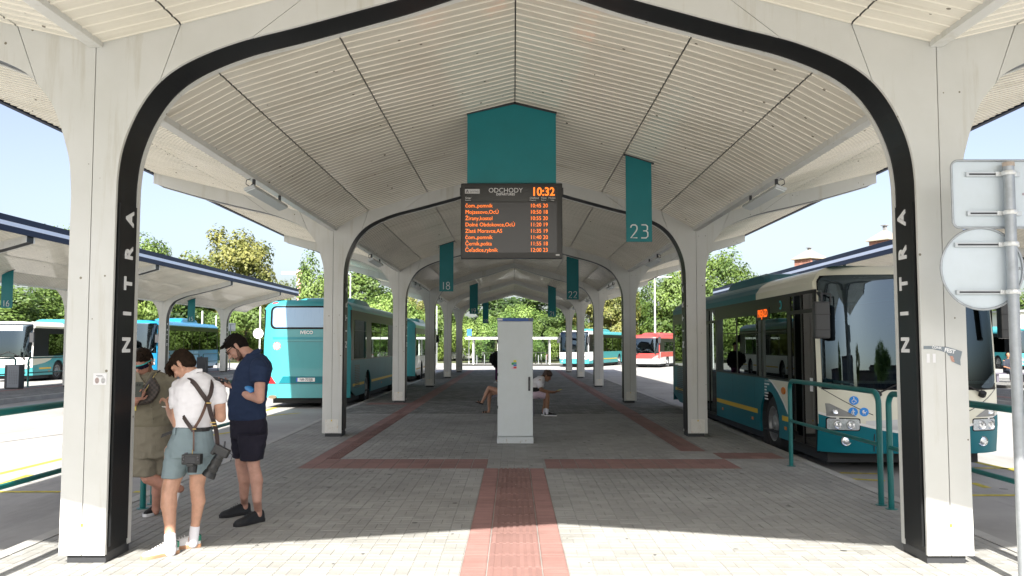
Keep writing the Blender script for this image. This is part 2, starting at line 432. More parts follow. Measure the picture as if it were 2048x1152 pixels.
# platforms of the neighbouring stands
def side_platform(x0, x1, y0, y1):
    b = MB(); b.box(x0+.15, x1-.15, y0, y1, ROADZ, 0); o = struct(build(b, 'side_platform_pavement', paver_far_mat()))
    b = MB(); b.box(x0, x0+.146, y0, y1, ROADZ, .002); build(b, 'kerb', KERB, o)
    b = MB(); b.box(x1-.146, x1, y0, y1, ROADZ, .002); build(b, 'kerb', KERB, o)
    b = MB(); b.box(x0+.9, x0+1.3, y0, y1, -.003, .003); build(b, 'tactile_strip', REDM, o)
side_platform(-19.8, -15.8, 10, 56.8); side_platform(14.7, 18.7, 10, 56.8)
b = MB(); b.box(20, 60, 36, 44, ROADZ, -.02); struct(build(b, 'far_side_pavement', paver_far_mat()))
b = MB(); b.box(-4.6, 5.5, 73, 76.5, ROADZ, -.03); struct(build(b, 'cycle_stand_pavement', paver_far_mat()))

# ============================================================= canopies
Y0, S = 6.717, 9.075
D = .45
IN = [(3.19, .06), (3.19, 2.85), (3.185, 3.06), (3.155, 3.27), (3.085, 3.48), (2.985, 3.67), (2.865, 3.82), (2.71, 3.94), (2.525, 4.035), (2.33, 4.112), (2.13, 4.175), (1.785, 4.262), (1.34, 4.385), (.9, 4.51), (.45, 4.66), (0, 4.795)]
OUT = [(3.556, .06), (3.556, 2.9), (3.575, 3.14), (3.61, 3.29), (3.66, 3.45), (3.735, 3.63), (3.86, 3.79), (3.95, 3.88), (4.16, 3.985), (4.6, 4.145), (5.2, 4.285), (5.933, 4.467), (6.79, 4.713)]
ROOF = [(0, 4.965), (1.635, 4.553), (2.74, 4.203), (3.39, 3.852), (4.03, 4.185), (5.12, 4.525), (6.79, 4.925)]
ROOF0 = [(0, 5.0), (1.635, 4.57), (2.71, 4.288), (3.39, 4.125), (4.035, 4.275), (5.12, 4.54), (6.79, 4.95)]
def dense(P, start):
    out = P[:start]
    for i in range(start, len(P)-1):
        p0, p1, p2, p3 = [Vector(P[min(max(j, start), len(P)-1)]) for j in (i-1, i, i+1, i+2)]
        out.append(P[i])
        for k in (1, 2, 3):
            t = k/4; q = .5*((2*p1)+(-p0+p2)*t+(2*p0-5*p1+4*p2-p3)*t*t+(-p0+3*p1-3*p2+p3)*t**3); out.append((q.x, q.y))
    return out+[P[-1]]
IN = dense(IN, 1); OUT = dense(OUT, 1)
def face_panels(RF):
    iS2, iS1 = IN.index((2.865, 3.82)), IN.index((2.13, 4.175))
    oS1, oS2 = OUT.index((3.86, 3.79)), OUT.index((4.6, 4.145))
    sb = (3.376, .06)
    return [IN[:iS2+1]+[RF[2], RF[3], sb], IN[iS2:iS1+1]+[RF[1], RF[2]], IN[iS1:]+[RF[0], RF[1]],
            [sb, RF[3], RF[4]]+list(reversed(OUT[:oS1+1])), [RF[4], RF[5]]+list(reversed(OUT[oS1:oS2+1])), [RF[5], RF[6]]+list(reversed(OUT[oS2:]))]
SETS = {}
def half_y(RF):   # closed outline of half the frame (core)
    return IN+[RF[0], RF[1], RF[2], RF[3], RF[4], RF[5], RF[6]]+list(reversed(OUT))
def frame_meshes(kind):
    if kind in SETS: return SETS[kind]
    RF = ROOF0 if kind == 'front' else ROOF
    out = {'core': [], 'panel': []}
    for s in (-1, 1):
        P3 = lambda x, z, d, s=s: (s*x, d, z)
        b = MB(); b.mats = [BLACK]; b.prism(inset(half_y(RF), .012), P3, .03, D-.06); me = b.mesh('frame_core'); out['core'].append(me)
        for pl in face_panels(RF):
            for (d0, d1) in ((0, .03), (D-.06, D)):
                b = MB(); b.mats = [WHITE]; b.prism(inset(pl, .0035), P3, d0, d1); me = b.mesh('cladding_panel'); out['panel'].append(me)
    for me in out['core']+out['panel']:
        bm = bmesh.new(); bm.from_mesh(me); bmesh.ops.recalc_face_normals(bm, faces=bm.faces); bm.to_mesh(me); bm.free()
    SETS[kind] = out; return out
_lm = {}
def letters_mesh(s):
    if s in _lm: return _lm[s]
    res = []
    for ch, z in zip('NITRA', (1.695, 1.95, 2.195, 2.44, 2.73)):
        M = frameM((s*(3.19-.021), .215, z), (0, 0, 1), (0, 1 if s > 0 else -1, 0))
        o = text('lettering', ch, .175, LETTER, None, M, ext=.004, bold=.006, sx=1.0); res.append(o.data); bpy.data.objects.remove(o)
    _lm[s] = res; return res
HATCH = mat('hatch_plate_rusty', (.76, .75, .70), .5, var=(20, .1), dirt=((14, 14, 9), (.75, .5, .3)))
STK = mat('yellow_sticker', (.75, .55, .05), .5)
plate_me = None
def column_trim(s, parent):
    global plate_me
    b = MB(); b.box(s*3.2-(.0 if s > 0 else .30), s*3.2+(.30 if s > 0 else .0), .03, D-.02, 0, .075); 
    build(b, 'plinth', DARK, parent)
    b = MB(); b.box(s*3.376-.125, s*3.376+.125, -.006, -.0005, .075, .32); o = build(b, 'hatch_plate', HATCH, parent, bevel=.002)
    b = MB(); b.box(s*3.376-.011, s*3.376+.011, -.0085, -.0055, .283, .309); build(b, 'warning_sticker', STK, parent)
    b = MB()
    x = s*(3.19)
    b.box(min(x, x-s*.016), max(x, x-s*.016), .045, D-.105, .12, 2.84); build(b, 'letter_board', BLACK, parent)
    for me in letters_mesh(s): link('lettering', me, parent)
def add_frame(canopy, kind, y, yaw=0., xo=0.):
    ms = frame_meshes(kind)
    fr = link('arch_frame', ms['core'][0], canopy, (xo, y, 0)); fr.rotation_euler = (0, 0, yaw)
    link('frame_core', ms['core'][1], fr)
    for me in ms['panel']: link('cladding_panel', me, fr)
    for s in (-1, 1): column_trim(s, fr)
    return fr
_pm = {}
def ceiling_panel(canopy, a, b_, y0, y1, xo=0., flip=1, offz=0.):
    L = round(y1-y0, 3); key = (a, b_, L, flip)
    if key not in _pm:
        n = int(L/.15); pitch = L/n; prof = []
        for k in range(n):
            t = k*pitch; prof += [(t, 0), (t+pitch*.80, 0), (t+pitch*.845, -.0085), (t+pitch*.945, -.0085)]
        prof.append((L, 0)); b = MB(); b.mats = [CEIL]
        va, vb = Vector(a), Vector(b_); d = (vb-va).normalized()*.007; va = va+d; vb = vb-d
        vs = []; fs = []
        for t, h in prof: vs += [(flip*va.x, t, va.y+h), (flip*vb.x, t, vb.y+h)]
        for i in range(len(prof)-1):
            q = (2*i, 2*i+1, 2*i+3, 2*i+2); fs.append(q if flip > 0 else tuple(reversed(q)))
        b.add(vs, fs); _pm[key] = b.mesh('ceiling_panel')
    return link('ceiling_panel', _pm[key], canopy, (xo, y0, offz))
def bay(canopy, RF, y0, y1, top=True):
    for s in (-1, 1):
        for k in range(6): ceiling_panel(canopy, RF[k], RF[k+1], y0, y1, 0, s)
        v = RF[3]
        b = MB(); b.box(s*v[0]-.055, s*v[0]+.055, y0, y1, v[1]-.035, v[1]+.055); build(b, 'valley_gutter', WHITE, canopy, bevel=.006)
FASC = mat('fascia_underside', (.04, .05, .07), .5)
def fascia(canopy, x, y0, y1, zb, s):
    b = MB(); x0, x1 = sorted((x, x+s*.07))
    b.box(x0, x1, y0, y1, zb, zb+.17, NAVYM); b.box(x0-.004 if s < 0 else x0, x1 if s < 0 else x1+.004, y0, y1, zb+.17, zb+.29, PALE); b.box(x0, x1, y0, y1, zb+.29, zb+.47, NAVYM)
    build(b, 'fascia_board', None, canopy)
def roof_top(canopy, pts, y0, y1):
    b = MB(); vs = []
    for x, z in pts: vs += [(x, y0, z), (x, y1, z)]
    b.add(vs, [(2*i, 2*i+1, 2*i+3, 2*i+2) for i in range(len(pts)-1)]); build(b, 'roof_sheet', mat('roof_sheet_metal', (.35, .36, .37), .5), canopy, fix=False)
def gable(canopy, RF, y, th=.06):
    for s in (-1, 1):
        pl = [p for p in RF]+[(p[0], p[1]+.22) for p in reversed(RF)]
        b = MB(); b.prism(pl, lambda x, z, d: (s*x, d, z), y, y+th); build(b, 'gable_board', NAVYM, canopy)
canopy = thing('station_canopy', 'cream corrugated canopy with curved arch frames marked NITRA over the near platform', 'canopy')
YF = 2.3; YEND = Y0+5*S+4.5
for n in range(6): add_frame(canopy, 'front' if n == 0 else 'mid', Y0+n*S, .0)
bay(canopy, ROOF0, YF, Y0)
for n in range(6): bay(canopy, ROOF, Y0+n*S+D, Y0+(n+1)*S if n < 5 else YEND)
for s in (-1, 1): fascia(canopy, s*6.795, YF, YEND, 4.90, s)
tp = [(s*p[0], p[1]+.30) for s in (-1,) for p in reversed(ROOF)]+[(p[0], p[1]+.30) for p in ROOF[1:]]
roof_top(canopy, tp, Y0, YEND)
tp0 = [(-p[0], p[1]+.12) for p in reversed(ROOF0)]+[(p[0], p[1]+.12) for p in ROOF0[1:]]
roof_top(canopy, tp0, YF, Y0+.2)
gable(canopy, ROOF0, YF-.06); gable(canopy, ROOF, YEND)

# single-row canopies of the neighbouring stands
def y_outline():
    oc = [(x-3.376, z) for x, z in OUT]; rf = [(x-3.376, z) for x, z in ROOF[3:]]
    return oc, rf
def side_canopy(name, label, xc, ys_, y0, y1):
    root = thing(name, label, 'canopy', (xc, 0, 0))
    oc, rf = y_outline(); rf = [(0, rf[0][1])]+rf[1:]
    core = rf+list(reversed(oc)); iS = OUT.index((3.86, 3.79)); oS = OUT.index((4.6, 4.145))
    pans = [[(0, .06), rf[0], rf[1]]+list(reversed(oc[:iS+1])), [rf[1], rf[2]]+list(reversed(oc[iS:oS+1])), [rf[2], rf[3]]+list(reversed(oc[oS:]))]
    full = [(-x, z) for x, z in oc]+[(-x, z) for x, z in reversed(rf)][:-1]+core
    P3 = lambda x, z, d: (x, d, z)
    cm = MB(); cm.mats = [BLACK]; cm.prism(inset(full, .012), P3, .03, D-.06); core_me = cm.mesh('frame_core')
    bm = bmesh.new(); bm.from_mesh(core_me); bmesh.ops.recalc_face_normals(bm, faces=bm.faces); bm.to_mesh(core_me); bm.free()
    pm = []
    for s in (-1, 1):
        for pl in pans:
            for d0, d1 in ((0, .03), (D-.06, D)):
                b = MB(); b.mats = [WHITE]; b.prism([(s*a, c) for a, c in inset(pl, .004)], P3, d0, d1); me = b.mesh('cladding_panel')
                bm = bmesh.new(); bm.from_mesh(me); bmesh.ops.recalc_face_normals(bm, faces=bm.faces); bm.to_mesh(me); bm.free(); pm.append(me)
    sgn = 1 if xc < 0 else -1      # lettered side faces the road between the canopies
    for y in ys_:
        fr = link('column_frame', core_me, root, (0, y, 0))
        for me in pm: link('cladding_panel', me, fr)
        b = MB(); b.box(-.15, .15, .03, D-.03, 0, .07); build(b, 'plinth', DARK, fr)
        for ch, z in zip('NITRA', (1.695, 1.95, 2.195, 2.44, 2.73)):
            M = frameM((sgn*(.18-.004), .215, z), (0, 0, 1), (0, -sgn, 0)); text('lettering', ch, .16, LETTER, fr, M, ext=.004, bold=.005)
    yy = [y0]+[y for y in ys_ if y0 < y < y1]+[y1]
    for a, c in zip(yy, yy[1:]):
        a2 = a+D if a in ys_ else a
        for s in (-1, 1):
            for k in range(3): ceiling_panel(root, rf[k], rf[k+1], a2, c, 0, s)
        b = MB(); b.box(-.05, .05, a2, c, rf[0][1]-.03, rf[0][1]+.05); build(b, 'valley_gutter', WHITE, root)
    for s in (-1, 1): fascia(root, s*3.42, y0, y1, 4.90, s)
    tp = [(-x, z+.3) for x, z in reversed(rf)]+[(x, z+.3) for x, z in rf[1:]]
    roof_top(root, tp, y0, y1)
    for y in (y0-.05, y1):
        for s in (-1, 1):
            pl = rf+[(p[0], p[1]+.22) for p in reversed(rf)]
            b = MB(); b.prism([(s*a, c) for a, c in pl], P3, y, y+.05); build(b, 'gable_board', NAVYM, root)
    return root
side_canopy('side_canopy', 'single-row canopy left of the road with navy and pale blue fascia', -17.85, [Y0+.1+n*S for n in range(1, 6)], 9.5, 56.6)
side_canopy('side_canopy', 'single-row canopy behind the right-hand bus with navy and pale blue fascia', 16.75, [Y0+.1+n*S for n in range(1, 6)], 9.5, 56.6)
# ============================================================= hanging things
t = thing('departure_board', 'black departure display reading ODCHODY with orange rows hung under a teal panel', 'display', (-.045, 11.2, 2.835))
SCR = mat('screen_black', (.022, .023, .024), .18); SCR2 = mat('screen_panel_grey', (.045, .045, .05), .25)
ORG = mat('amber_led_text', (1., .2, .02), .5, emit=.42); SW = mat('header_lettering', (.6, .6, .6), .5)
b = MB(); b.box(-.675, .675, 0, .14, 0, 1.005); build(b, 'housing', mat('display_housing', (.012, .012, .012), .35), t, bevel=.012)
b = MB(); b.box(-.62, .60, -.004, .0, .075, .745); build(b, 'lower_screen', SCR2, t)
b = MB(); b.box(-.62, .60, -.004, .0, .76, .95); build(b, 'upper_screen', SCR, t)
b = MB(); b.box(-.69, -.675, .02, .12, .85, .95); b.box(.675, .69, .02, .12, .85, .95); build(b, 'side_bracket', DARK, t)
b = MB(); b.box(.585, .635, -.003, .0, .035, .055); build(b, 'maker_plate', mat('maker_plate_grey', (.5, .5, .5), .5), t)
def bt(s, x, z, size, m=ORG, al='LEFT', bold=.0, sx=1., sp=1.): return text('display_text', s, size, m, t, frameM((x, -.008, z), (1, 0, 0), (0, 0, 1)), ext=.001, bold=bold, align=al, sx=sx, spacing=sp)
rows = [('čom.,pomník', '10:45 20'), ('Mojzesovo,OcÚ', '10:50 18'), ('Žirany,kostol', '10:55 20'), ('Dolné Obdokovce,OcÚ', '11:20 19'), ('Zlaté Moravce,AS', '11:35 19'), ('čom.,pomník', '11:40 20'), ('Černík,pošta', '11:55 18'), ('Čeľadice,rybník', '12:00 23')]
for i, (a, c) in enumerate(rows):
    z = .700-i*.0845; bt(a, -.615, z, .073, bold=.0, sx=.93); bt(c, .245, z, .073, bold=.0, sx=.93)
bt('10:32', .42, .885, .155, al='CENTER', bold=.004, sx=.9)
bt('ODCHODY', -.08, .905, .088, SW, 'CENTER'); bt('DEPARTURES', -.08, .853, .042, SW, 'CENTER', bold=.001)
bt('Smer', -.615, .805, .038, SW); bt('Direction', -.615, .775, .02, SW)
bt('Odchod', .24, .805, .036, SW); bt('Nást', .395, .805, .036, SW); bt('Mešká', .49, .805, .036, SW)
bt('Departure', .24, .775, .02, SW); bt('Platform', .39, .775, .02, SW); bt('Delay', .52, .775, .02, SW)
b = MB(); b.box(-.62, -.425, -.008, -.004, .865, .925); build(b, 'operator_plate', mat('operator_plate_pale', (.5, .5, .5), .4), t)
GT = mat('grey_print', (.12, .12, .13), .5)
text('operator_text', 'arriva', .05, GT, t, frameM((-.495, -.0105, .893), (1, 0, 0), (0, 0, 1)), ext=.0005)
b = MB(); b.prism([(-.61, .874), (-.597, .874), (-.588, .898), (-.58, .874), (-.567, .874), (-.583, .916), (-.594, .916)], lambda x, z, d: (x, d, z), -.0105, -.008); build(b, 'operator_mark', GT, t)
b = MB(); b.prism([(-.595, 1.005), (.595, 1.005), (.595, 1.955), (.045, 2.115), (-.595, 1.945)], lambda x, z, d: (x, d, z), .045, .095); build(b, 'teal_header_panel', TEAL, t, bevel=.004)
b = MB(); b.obox((-.275, .07, 2.03), Vector((.33, 0, .0735)), Vector((0, .04, 0)), Vector((-.003, 0, .012))); b.obox((.32, .07, 2.032), Vector((.285, 0, -.067)), Vector((0, .04, 0)), Vector((.003, 0, .012))); build(b, 'mounting_rail', DARK, t)

STK_ = {'0': [[(.5+.5*math.cos(t*math.pi/12), .5+.5*math.sin(t*math.pi/12)) for t in range(25)]], '1': [[(.5, 1), (.5, 0)]],
 '2': [[(0, .78), (.06, .9), (.25, 1), (.7, 1), (.94, .88), (.96, .68), (.8, .5), (0, 0), (1, 0)]], '3': [[(.05, 1), (.7, 1), (.95, .9), (.95, .64), (.72, .54), (.3, .54)], [(.72, .54), (1, .42), (1, .12), (.75, 0), (0, 0)]],
 '5': [[(.9, 1), (.12, 1), (.08, .58), (.7, .6), (.96, .46), (.96, .14), (.72, 0), (.02, 0)]], '6': [[(.8, 1), (.4, .85), (.08, .5), (.03, .2), (.25, 0), (.75, 0), (.98, .2), (.95, .42), (.7, .56), (.3, .56), (.06, .36)]],
 '8': [[(.5, .54), (.12, .64), (.12, .9), (.35, 1), (.65, 1), (.88, .9), (.88, .64), (.5, .54), (.05, .42), (.02, .14), (.28, 0), (.72, 0), (.98, .14), (.95, .42), (.5, .54)]],
 '9': [[(.94, .6), (.7, .42), (.25, .42), (.03, .6), (.05, .86), (.28, 1), (.74, 1), (.97, .84), (.95, .5), (.6, .12), (.3, 0)]]}
def numerals(s, h, parent, origin):
    w = h*.5; gap = h*.30; ws = [w*.35 if c == '1' else w for c in s]; x = -(sum(ws)+gap*(len(s)-1))/2
    for c, cw in zip(s, ws):
        b = MB()
        for st in STK_[c]: b.tube([(origin[0]+x+(p[0]*w if c != '1' else cw/2), origin[1], origin[2]+(p[1]-.5)*h) for p in st], h*.052, 6, flat=(1, 1))
        build(b, 'stand_numeral', LETTER, parent, auto=R(50)); x += cw+gap
def ceil_z(x):
    x = abs(x)
    for (a, za), (c, zc) in zip(ROOF, ROOF[1:]):
        if x <= c: return za+(zc-za)*(x-a)/(c-a)
def banner(num, x, y, zb, label, w=.385, zt=None, size=.27):
    r = thing('stand_number_banner', label, 'number sign', (x, y, zb), 0, 'teal stand number banners')
    z1 = (ceil_z(x-w/2) if zt is None else zt)-zb; z2 = (ceil_z(x+w/2) if zt is None else zt)-zb
    if zt is not None: z1 -= .07; z2 += .07
    b = MB(); b.prism([(-w/2, 0), (w/2, 0), (w/2, z2), (-w/2, z1)], lambda a, z, d: (a, d, z), 0, .035); build(b, 'banner_panel', TEAL, r, bevel=.002)
    b = MB(); b.obox((0, .018, (z1+z2)/2-.005), Vector((w/2+.035, 0, (z2-z1)/2*1.15)), Vector((0, .035, 0)), Vector((0, 0, .011))); build(b, 'mounting_rail', DARK, r)
    numerals(num, .195, r, (0, -.004, .155))
banner('23', 1.855, 12.6, 3.225, 'teal banner numbered 23, largest, right of the departure board')
banner('18', -1.87, 23.3, 3.15, 'teal banner numbered 18 hanging left of the departure board')
banner('22', 1.86, 27.0, 3.12, 'teal banner numbered 22 below right of the departure board')
banner('19', -1.87, 39.3, 3.1, 'small distant teal banner numbered 19, left of the cabinet top')
banner('21', 1.83, 41.0, 3.02, 'small distant teal banner numbered 21, right of the cabinet top')
banner('20', -1.84, 55.0, 3.05, 'smallest teal banner numbered 20 above the left end of the cabinet')
banner('16', -17.25, 28.8, 2.93, 'teal banner numbered 16 under the left side canopy, cut by the photo edge', zt=4.16)
banner('15', -17.3, 45.5, 2.9, 'teal banner numbered 15 under the left side canopy above the blue bus', zt=4.1)

LENS = mat('lamp_diffuser', (.75, .8, .8), .25); k = 0
lamp = thing('canopy_lamp', 'grey strip lamp clamped to the left gutter in the nearest bay', 'lamp', (-3.36, 10.62, 3.675), 0, 'strip lamps along the gutters')
b = MB(); b.obox((0, .8, 0), Vector((.066, 0, .024)), Vector((0, .8, 0)), Vector((-.007, 0, .018))); build(b, 'lamp_housing', ALU, lamp, bevel=.006)
b = MB(); b.obox((.008, .8, -.021), Vector((.060, 0, .0218)), Vector((0, .77, 0)), Vector((-.003, 0, .008))); build(b, 'lamp_diffuser', LENS, lamp)
for yy in (.2, 1.4):
    b = MB(); b.box(-.015, .015, yy-.02, yy+.02, .03, .165); b.tube([(0, yy, .1), (-.04, yy, .06)], .008, 6); build(b, 'bracket', DARK, lamp)
b = MB(); b.tube([(0, .08, .02), (-.05, .03, .05), (-.04, .02, .10), (0, .05, .12)], .006, 6); build(b, 'cable', DARK, lamp)
names = ['nearest', 'second', 'third', 'fourth', 'fifth']
for n in range(5):
    for s in (-1, 1):
        if n == 0 and s < 0: continue
        o = dup(lamp, (s*3.36, 10.62+n*S, 3.675), label='grey strip lamp clamped to the %s gutter in the %s bay' % ('left' if s < 0 else 'right', names[n]))
        if s > 0: o.scale = (-1, 1, 1)

# ============================================================= electrical cabinet
CAB = mat('cabinet_pale_grey_paint', (.64, .69, .70), .45, var=(2.5, .06), specks=(9, .1, .1, (.4, .4, .4)), dirt=((1.5, 1.5, .8), (.85, .87, .87)))
t = thing('electrical_cabinet', 'tall pale grey metal cabinet standing in the middle of the platform', 'cabinet', (.008, 14.74, 0))
b = MB(); b.box(-.313, .313, 0, .42, 0, .11); build(b, 'plinth', mat('cabinet_plinth', (.58, .62, .63), .5, dirt=((18, 18, 12), (.5, .33, .2))), t, bevel=.004)
b = MB(); b.box(-.305, .305, .01, .41, .115, 2.10); build(b, 'cabinet_body', CAB, t, bevel=.006)
b = MB(); b.box(-.30, .30, -.012, .01, .125, 2.095); build(b, 'door', CAB, t, bevel=.005)
b = MB(); b.box(-.313, .313, -.016, .43, 2.10, 2.155); build(b, 'blue_top_strip', mat('cabinet_blue', (.03, .1, .35), .4), t)
b = MB(); b.box(-.305, -.22, -.019, -.016, 2.112, 2.142); build(b, 'white_label', LETTER, t)
b = MB(); b.box(.23, .26, -.019, -.016, 2.108, 2.148); b.box(.27, .30, -.019, -.016, 2.108, 2.148); build(b, 'small_label', GT, t)
for z in (.62, 1.18, 1.75):
    b = MB(); b.box(-.315, -.295, -.018, .0, z-.025, z+.025); build(b, 'hinge', DARK, t)
b = MB(); b.box(.225, .26, -.03, -.012, .90, 1.14); build(b, 'handle', DARK, t, bevel=.005)
b = MB(); b.box(.236, .249, -.04, -.03, .93, 1.08); build(b, 'handle_lever', mat('handle_grey', (.12, .12, .13), .4), t)
q = .0
for (x, z, w, h, c, nm) in [(-.005, 1.41, .05, .035, (.75, .6, .05), 'sticker_yellow'), (-.045, 1.365, .035, .04, (.05, .35, .1), 'sticker_green'), (-.003, 1.375, .055, .028, (.02, .35, .25), 'sticker_teal'),
                            (-.045, 1.325, .035, .03, (.6, .65, .75), 'sticker_white'), (-.003, 1.34, .055, .03, (.02, .12, .5), 'sticker_blue'), (-.045, 1.29, .035, .028, (.75, .5, .6), 'sticker_pink'), (-.003, 1.30, .055, .035, (.65, .05, .08), 'sticker_red')]:
    b = MB(); b.box(x-w/2, x+w/2, -.0145, -.012, z-h/2, z+h/2); build(b, nm, mat(nm, c, .5), t)

# ============================================================= railings
def railing(name, label, p, q, h=1.19, low=.63, r=.03, m=TEALRAIL, group='teal tube railings'):
    p = Vector(p); q = Vector(q); L = (q-p).length; d = (q-p).normalized(); z = Vector((0, 0, 1)); rb = .13
    root = thing(name, label, 'railing', p, 0, group)
    for s, dd, o in ((0, d, Vector()), (1, -d, d*L)):
        b = MB(); b.tube([o+z*(.0), o+z*(h-rb-.02)], r, 12); build(b, 'post', m, root, smooth=False, auto=R(40))
        b = MB(); b.tube([o-z*.001, o+z*.006], r+.03, 12); build(b, 'base_collar', m, root)
    pts = [z*(h-rb-.02)]+[d*rb*(1-math.cos(a))+z*(h-rb+rb*math.sin(a)) for a in [math.pi/2*k/6 for k in range(7)]]
    pts2 = [d*L+(-d)*rb*(1-math.cos(a))+z*(h-rb+rb*math.sin(a)) for a in [math.pi/2*k/6 for k in range(6, -1, -1)]]+[d*L+z*(h-rb-.02)]
    b = MB(); b.tube(pts+pts2, r, 12); build(b, 'top_rail', m, root, auto=R(40))
    b = MB(); b.tube([z*low, d*L+z*low], r*.72, 10); build(b, 'lower_rail', m, root, auto=R(40))
    return root
railing('tube_railing', 'teal railing between the near right column and the bus door', (3.88, 9.15, 0), (3.87, 12.05, 0))
railing('tube_railing', 'teal railing passing behind the sign pole at the right edge', (3.9, 5.2, 0), (3.89, 8.93, 0))
railing('tube_railing', 'teal railing behind the three standing men', (-3.87, 9.2, 0), (-3.87, 12.05, 0))
railing('tube_railing', 'teal railing crossing the left photo edge outside the near column', (-3.87, 5.2, 0), (-3.87, 8.95, 0))
railing('tube_railing', 'thin teal railing on the left side platform in front of the cream bus', (-19.55, 34.3, 0), (-19.55, 39.0, 0), r=.035, low=.55, h=1.15)
railing('tube_railing', 'thin teal railing on the left side platform next to the grey bin', (-19.55, 28.5, 0), (-19.55, 33.4, 0), r=.035, low=.55, h=1.15)
for i, (a, c) in enumerate([(46.5, 49.3), (49.8, 52.2), (52.9, 55.6)]):
    railing('tube_railing', ['teal railing in front of the blue bus, left of the dark bin', 'teal railing in front of the blue bus, between bin and column', 'teal railing in front of the blue bus, right of its column'][i], (-19.3, a, 0), (-19.3, c, 0), r=.03, h=1.1)

# ============================================================= road signs seen from behind
PLATE = mat('sign_back_aluminium', (.60, .67, .72), .4, metal=.1, var=(3, .08))
px, py = 3.60, 6.15
t = thing('sign_post', 'grey steel post at the right edge carrying the backs of two signs', 'post', (px, py, 0))
zt = J(2000, 333, 6.15).z
b = MB(); b.tube([(0, 0, 0), (0, 0, zt)], .038, 20); build(b, 'post_tube', GALV, t, auto=R(40))
b = MB(); b.tube([(0, 0, zt), (0, 0, zt+.03)], .041, 20); build(b, 'post_cap', mat('worn_cap', (.5, .42, .36), .7, var=(20, .3)), t)
def sign_back(name, label, zc, shape, w, h, cx):
    r = thing(name, label, 'road sign', (px+cx, py+.06, zc))
    y0, y1 = 0, .004
    if shape == 'rect':
        c = .05; pl = []
        for sx, sz, a0 in ((1, 1, 0), (-1, 1, 90), (-1, -1, 180), (1, -1, 270)):
            for k in range(6):
                a = R(a0+18*k); pl.append((sx*(w/2-c)+c*math.cos(a), sz*(h/2-c)+c*math.sin(a)))
    else: pl = [(w/2*math.cos(2*math.pi*k/48), w/2*math.sin(2*math.pi*k/48)) for k in range(48)]
    b = MB(); b.prism(pl, lambda a, z, d: (a, d, z), y0, y1); build(b, 'sign_plate', PLATE, r)
    b = MB(); b.tube([(a, -.006, z) for a, z in pl]+[(pl[0][0], -.006, pl[0][1])], .009, 8, cap=False); build(b, 'rim', GALV, r, auto=R(50))
    for k, dz in enumerate((h*.29, -h*.29)):
        b = MB(); ex = w*.33
        b.box(-ex, ex, -.022, 0, dz-.016, dz+.016); b2 = build(b, 'clamp_rail', ALU, r)
        boxes('rail_slot', DARK, b2, [(-ex+.02, -.075-cx, -.0235, -.0215, dz-.006, dz+.006)]+([(.075-cx, ex-.02, -.0235, -.0215, dz-.006, dz+.006)] if .1-cx < ex-.02 else []))
        b = MB(); b.tube([(-cx+.043*math.sin(a), -.06-.043*math.cos(a), dz) for a in [R(-140+28*q) for q in range(11)]], .0075, 8, flat=(1, 2.2))
        b.box(-cx-.075, -cx-.04, -.032, -.022, dz-.016, dz+.016); b.box(-cx+.04, -cx+.075, -.032, -.022, dz-.016, dz+.016); b.ell((-cx-.058, -.034, dz), (.007, .006, .007)); b.ell((-cx+.058, -.034, dz), (.007, .006, .007)); build(b, 'clamp_band', mat('bright_clamp', (.7, .72, .72), .3, metal=.4), b2)
    return r
r1 = sign_back('road_sign', 'square sign seen from behind, upper of the two on the grey post', J(2000, 388, 6.2).z, 'rect', .60, .50, -.09)
r2 = sign_back('road_sign', 'round sign seen from behind, lower of the two on the grey post', J(2000, 537, 6.2).z, 'round', .60, .60, -.19)
text('maker_text', 'LED', .022, mat('dark_red_print', (.25, .03, .05), .5), r1, frameM((.235, -.003, .0), (1, 0, 0), (0, 0, 1)), ext=.0005)
text('ce_mark', 'CE', .028, GT, r2, frameM((.27, -.003, .0), (1, 0, 0), (0, 0, 1)), ext=.0005)
# stickers on the columns
STW = mat('sticker_paper', (.75, .75, .76), .5)
t = thing('paper_sticker', 'small white sticker with two tiny grey faces on the left near column', 'sticker', tuple(J(200, 758, Y0-.002)))
b = MB(); b.box(-.052, .052, -.002, 0, -.045, .045); build(b, 'sticker_sheet', STW, t)
for k, x in enumerate((-.022, .026)):
    b = MB(); b.prism([(x+.017*math.cos(a), -.012+.024*math.sin(a)) for a in [2*math.pi*q/14 for q in range(14)]], lambda a, z, d: (a, d, z), -.003, -.002); f = build(b, 'printed_face', mat('print_face_%d' % k, (.38, .30, .28) if k == 0 else (.45, .45, .45), .6), t)
    b = MB(); b.box(x-.009, x-.004, -.0036, -.003, -.008, -.004); b.box(x+.004, x+.009, -.0036, -.003, -.008, -.004); b.box(x-.007, x+.007, -.0036, -.003, -.026, -.022); build(b, 'printed_features', GT, f)
b = MB(); b.box(-.03, .02, -.003, -.002, .025, .029); b.box(-.02, .03, -.003, -.002, .016, .019); build(b, 'printed_lines', GT, t)
o_ = J(1885, 710, Y0-.002); t = thing('torn_sticker', 'torn dark sticker with white FEST lettering on the right near column', 'sticker', tuple(o_))
S_ = lambda u, v: (J(u, v, Y0).x-o_.x, J(u, v, Y0).z-o_.z)
pl = [S_(*p) for p in [(1847, 692), (1870, 692), (1895, 694), (1915, 700), (1924, 703), (1920, 720), (1921, 731), (1912, 727), (1903, 723), (1908, 716), (1897, 711), (1893, 706), (1882, 702), (1865, 698), (1847, 698)]]
b = MB(); b.prism(pl, lambda a, z, d: (a, d, z), -.002, 0); build(b, 'sticker_sheet', mat('sticker_slate', (.20, .235, .26), .5), t)
c_ = S_(1896, 702)
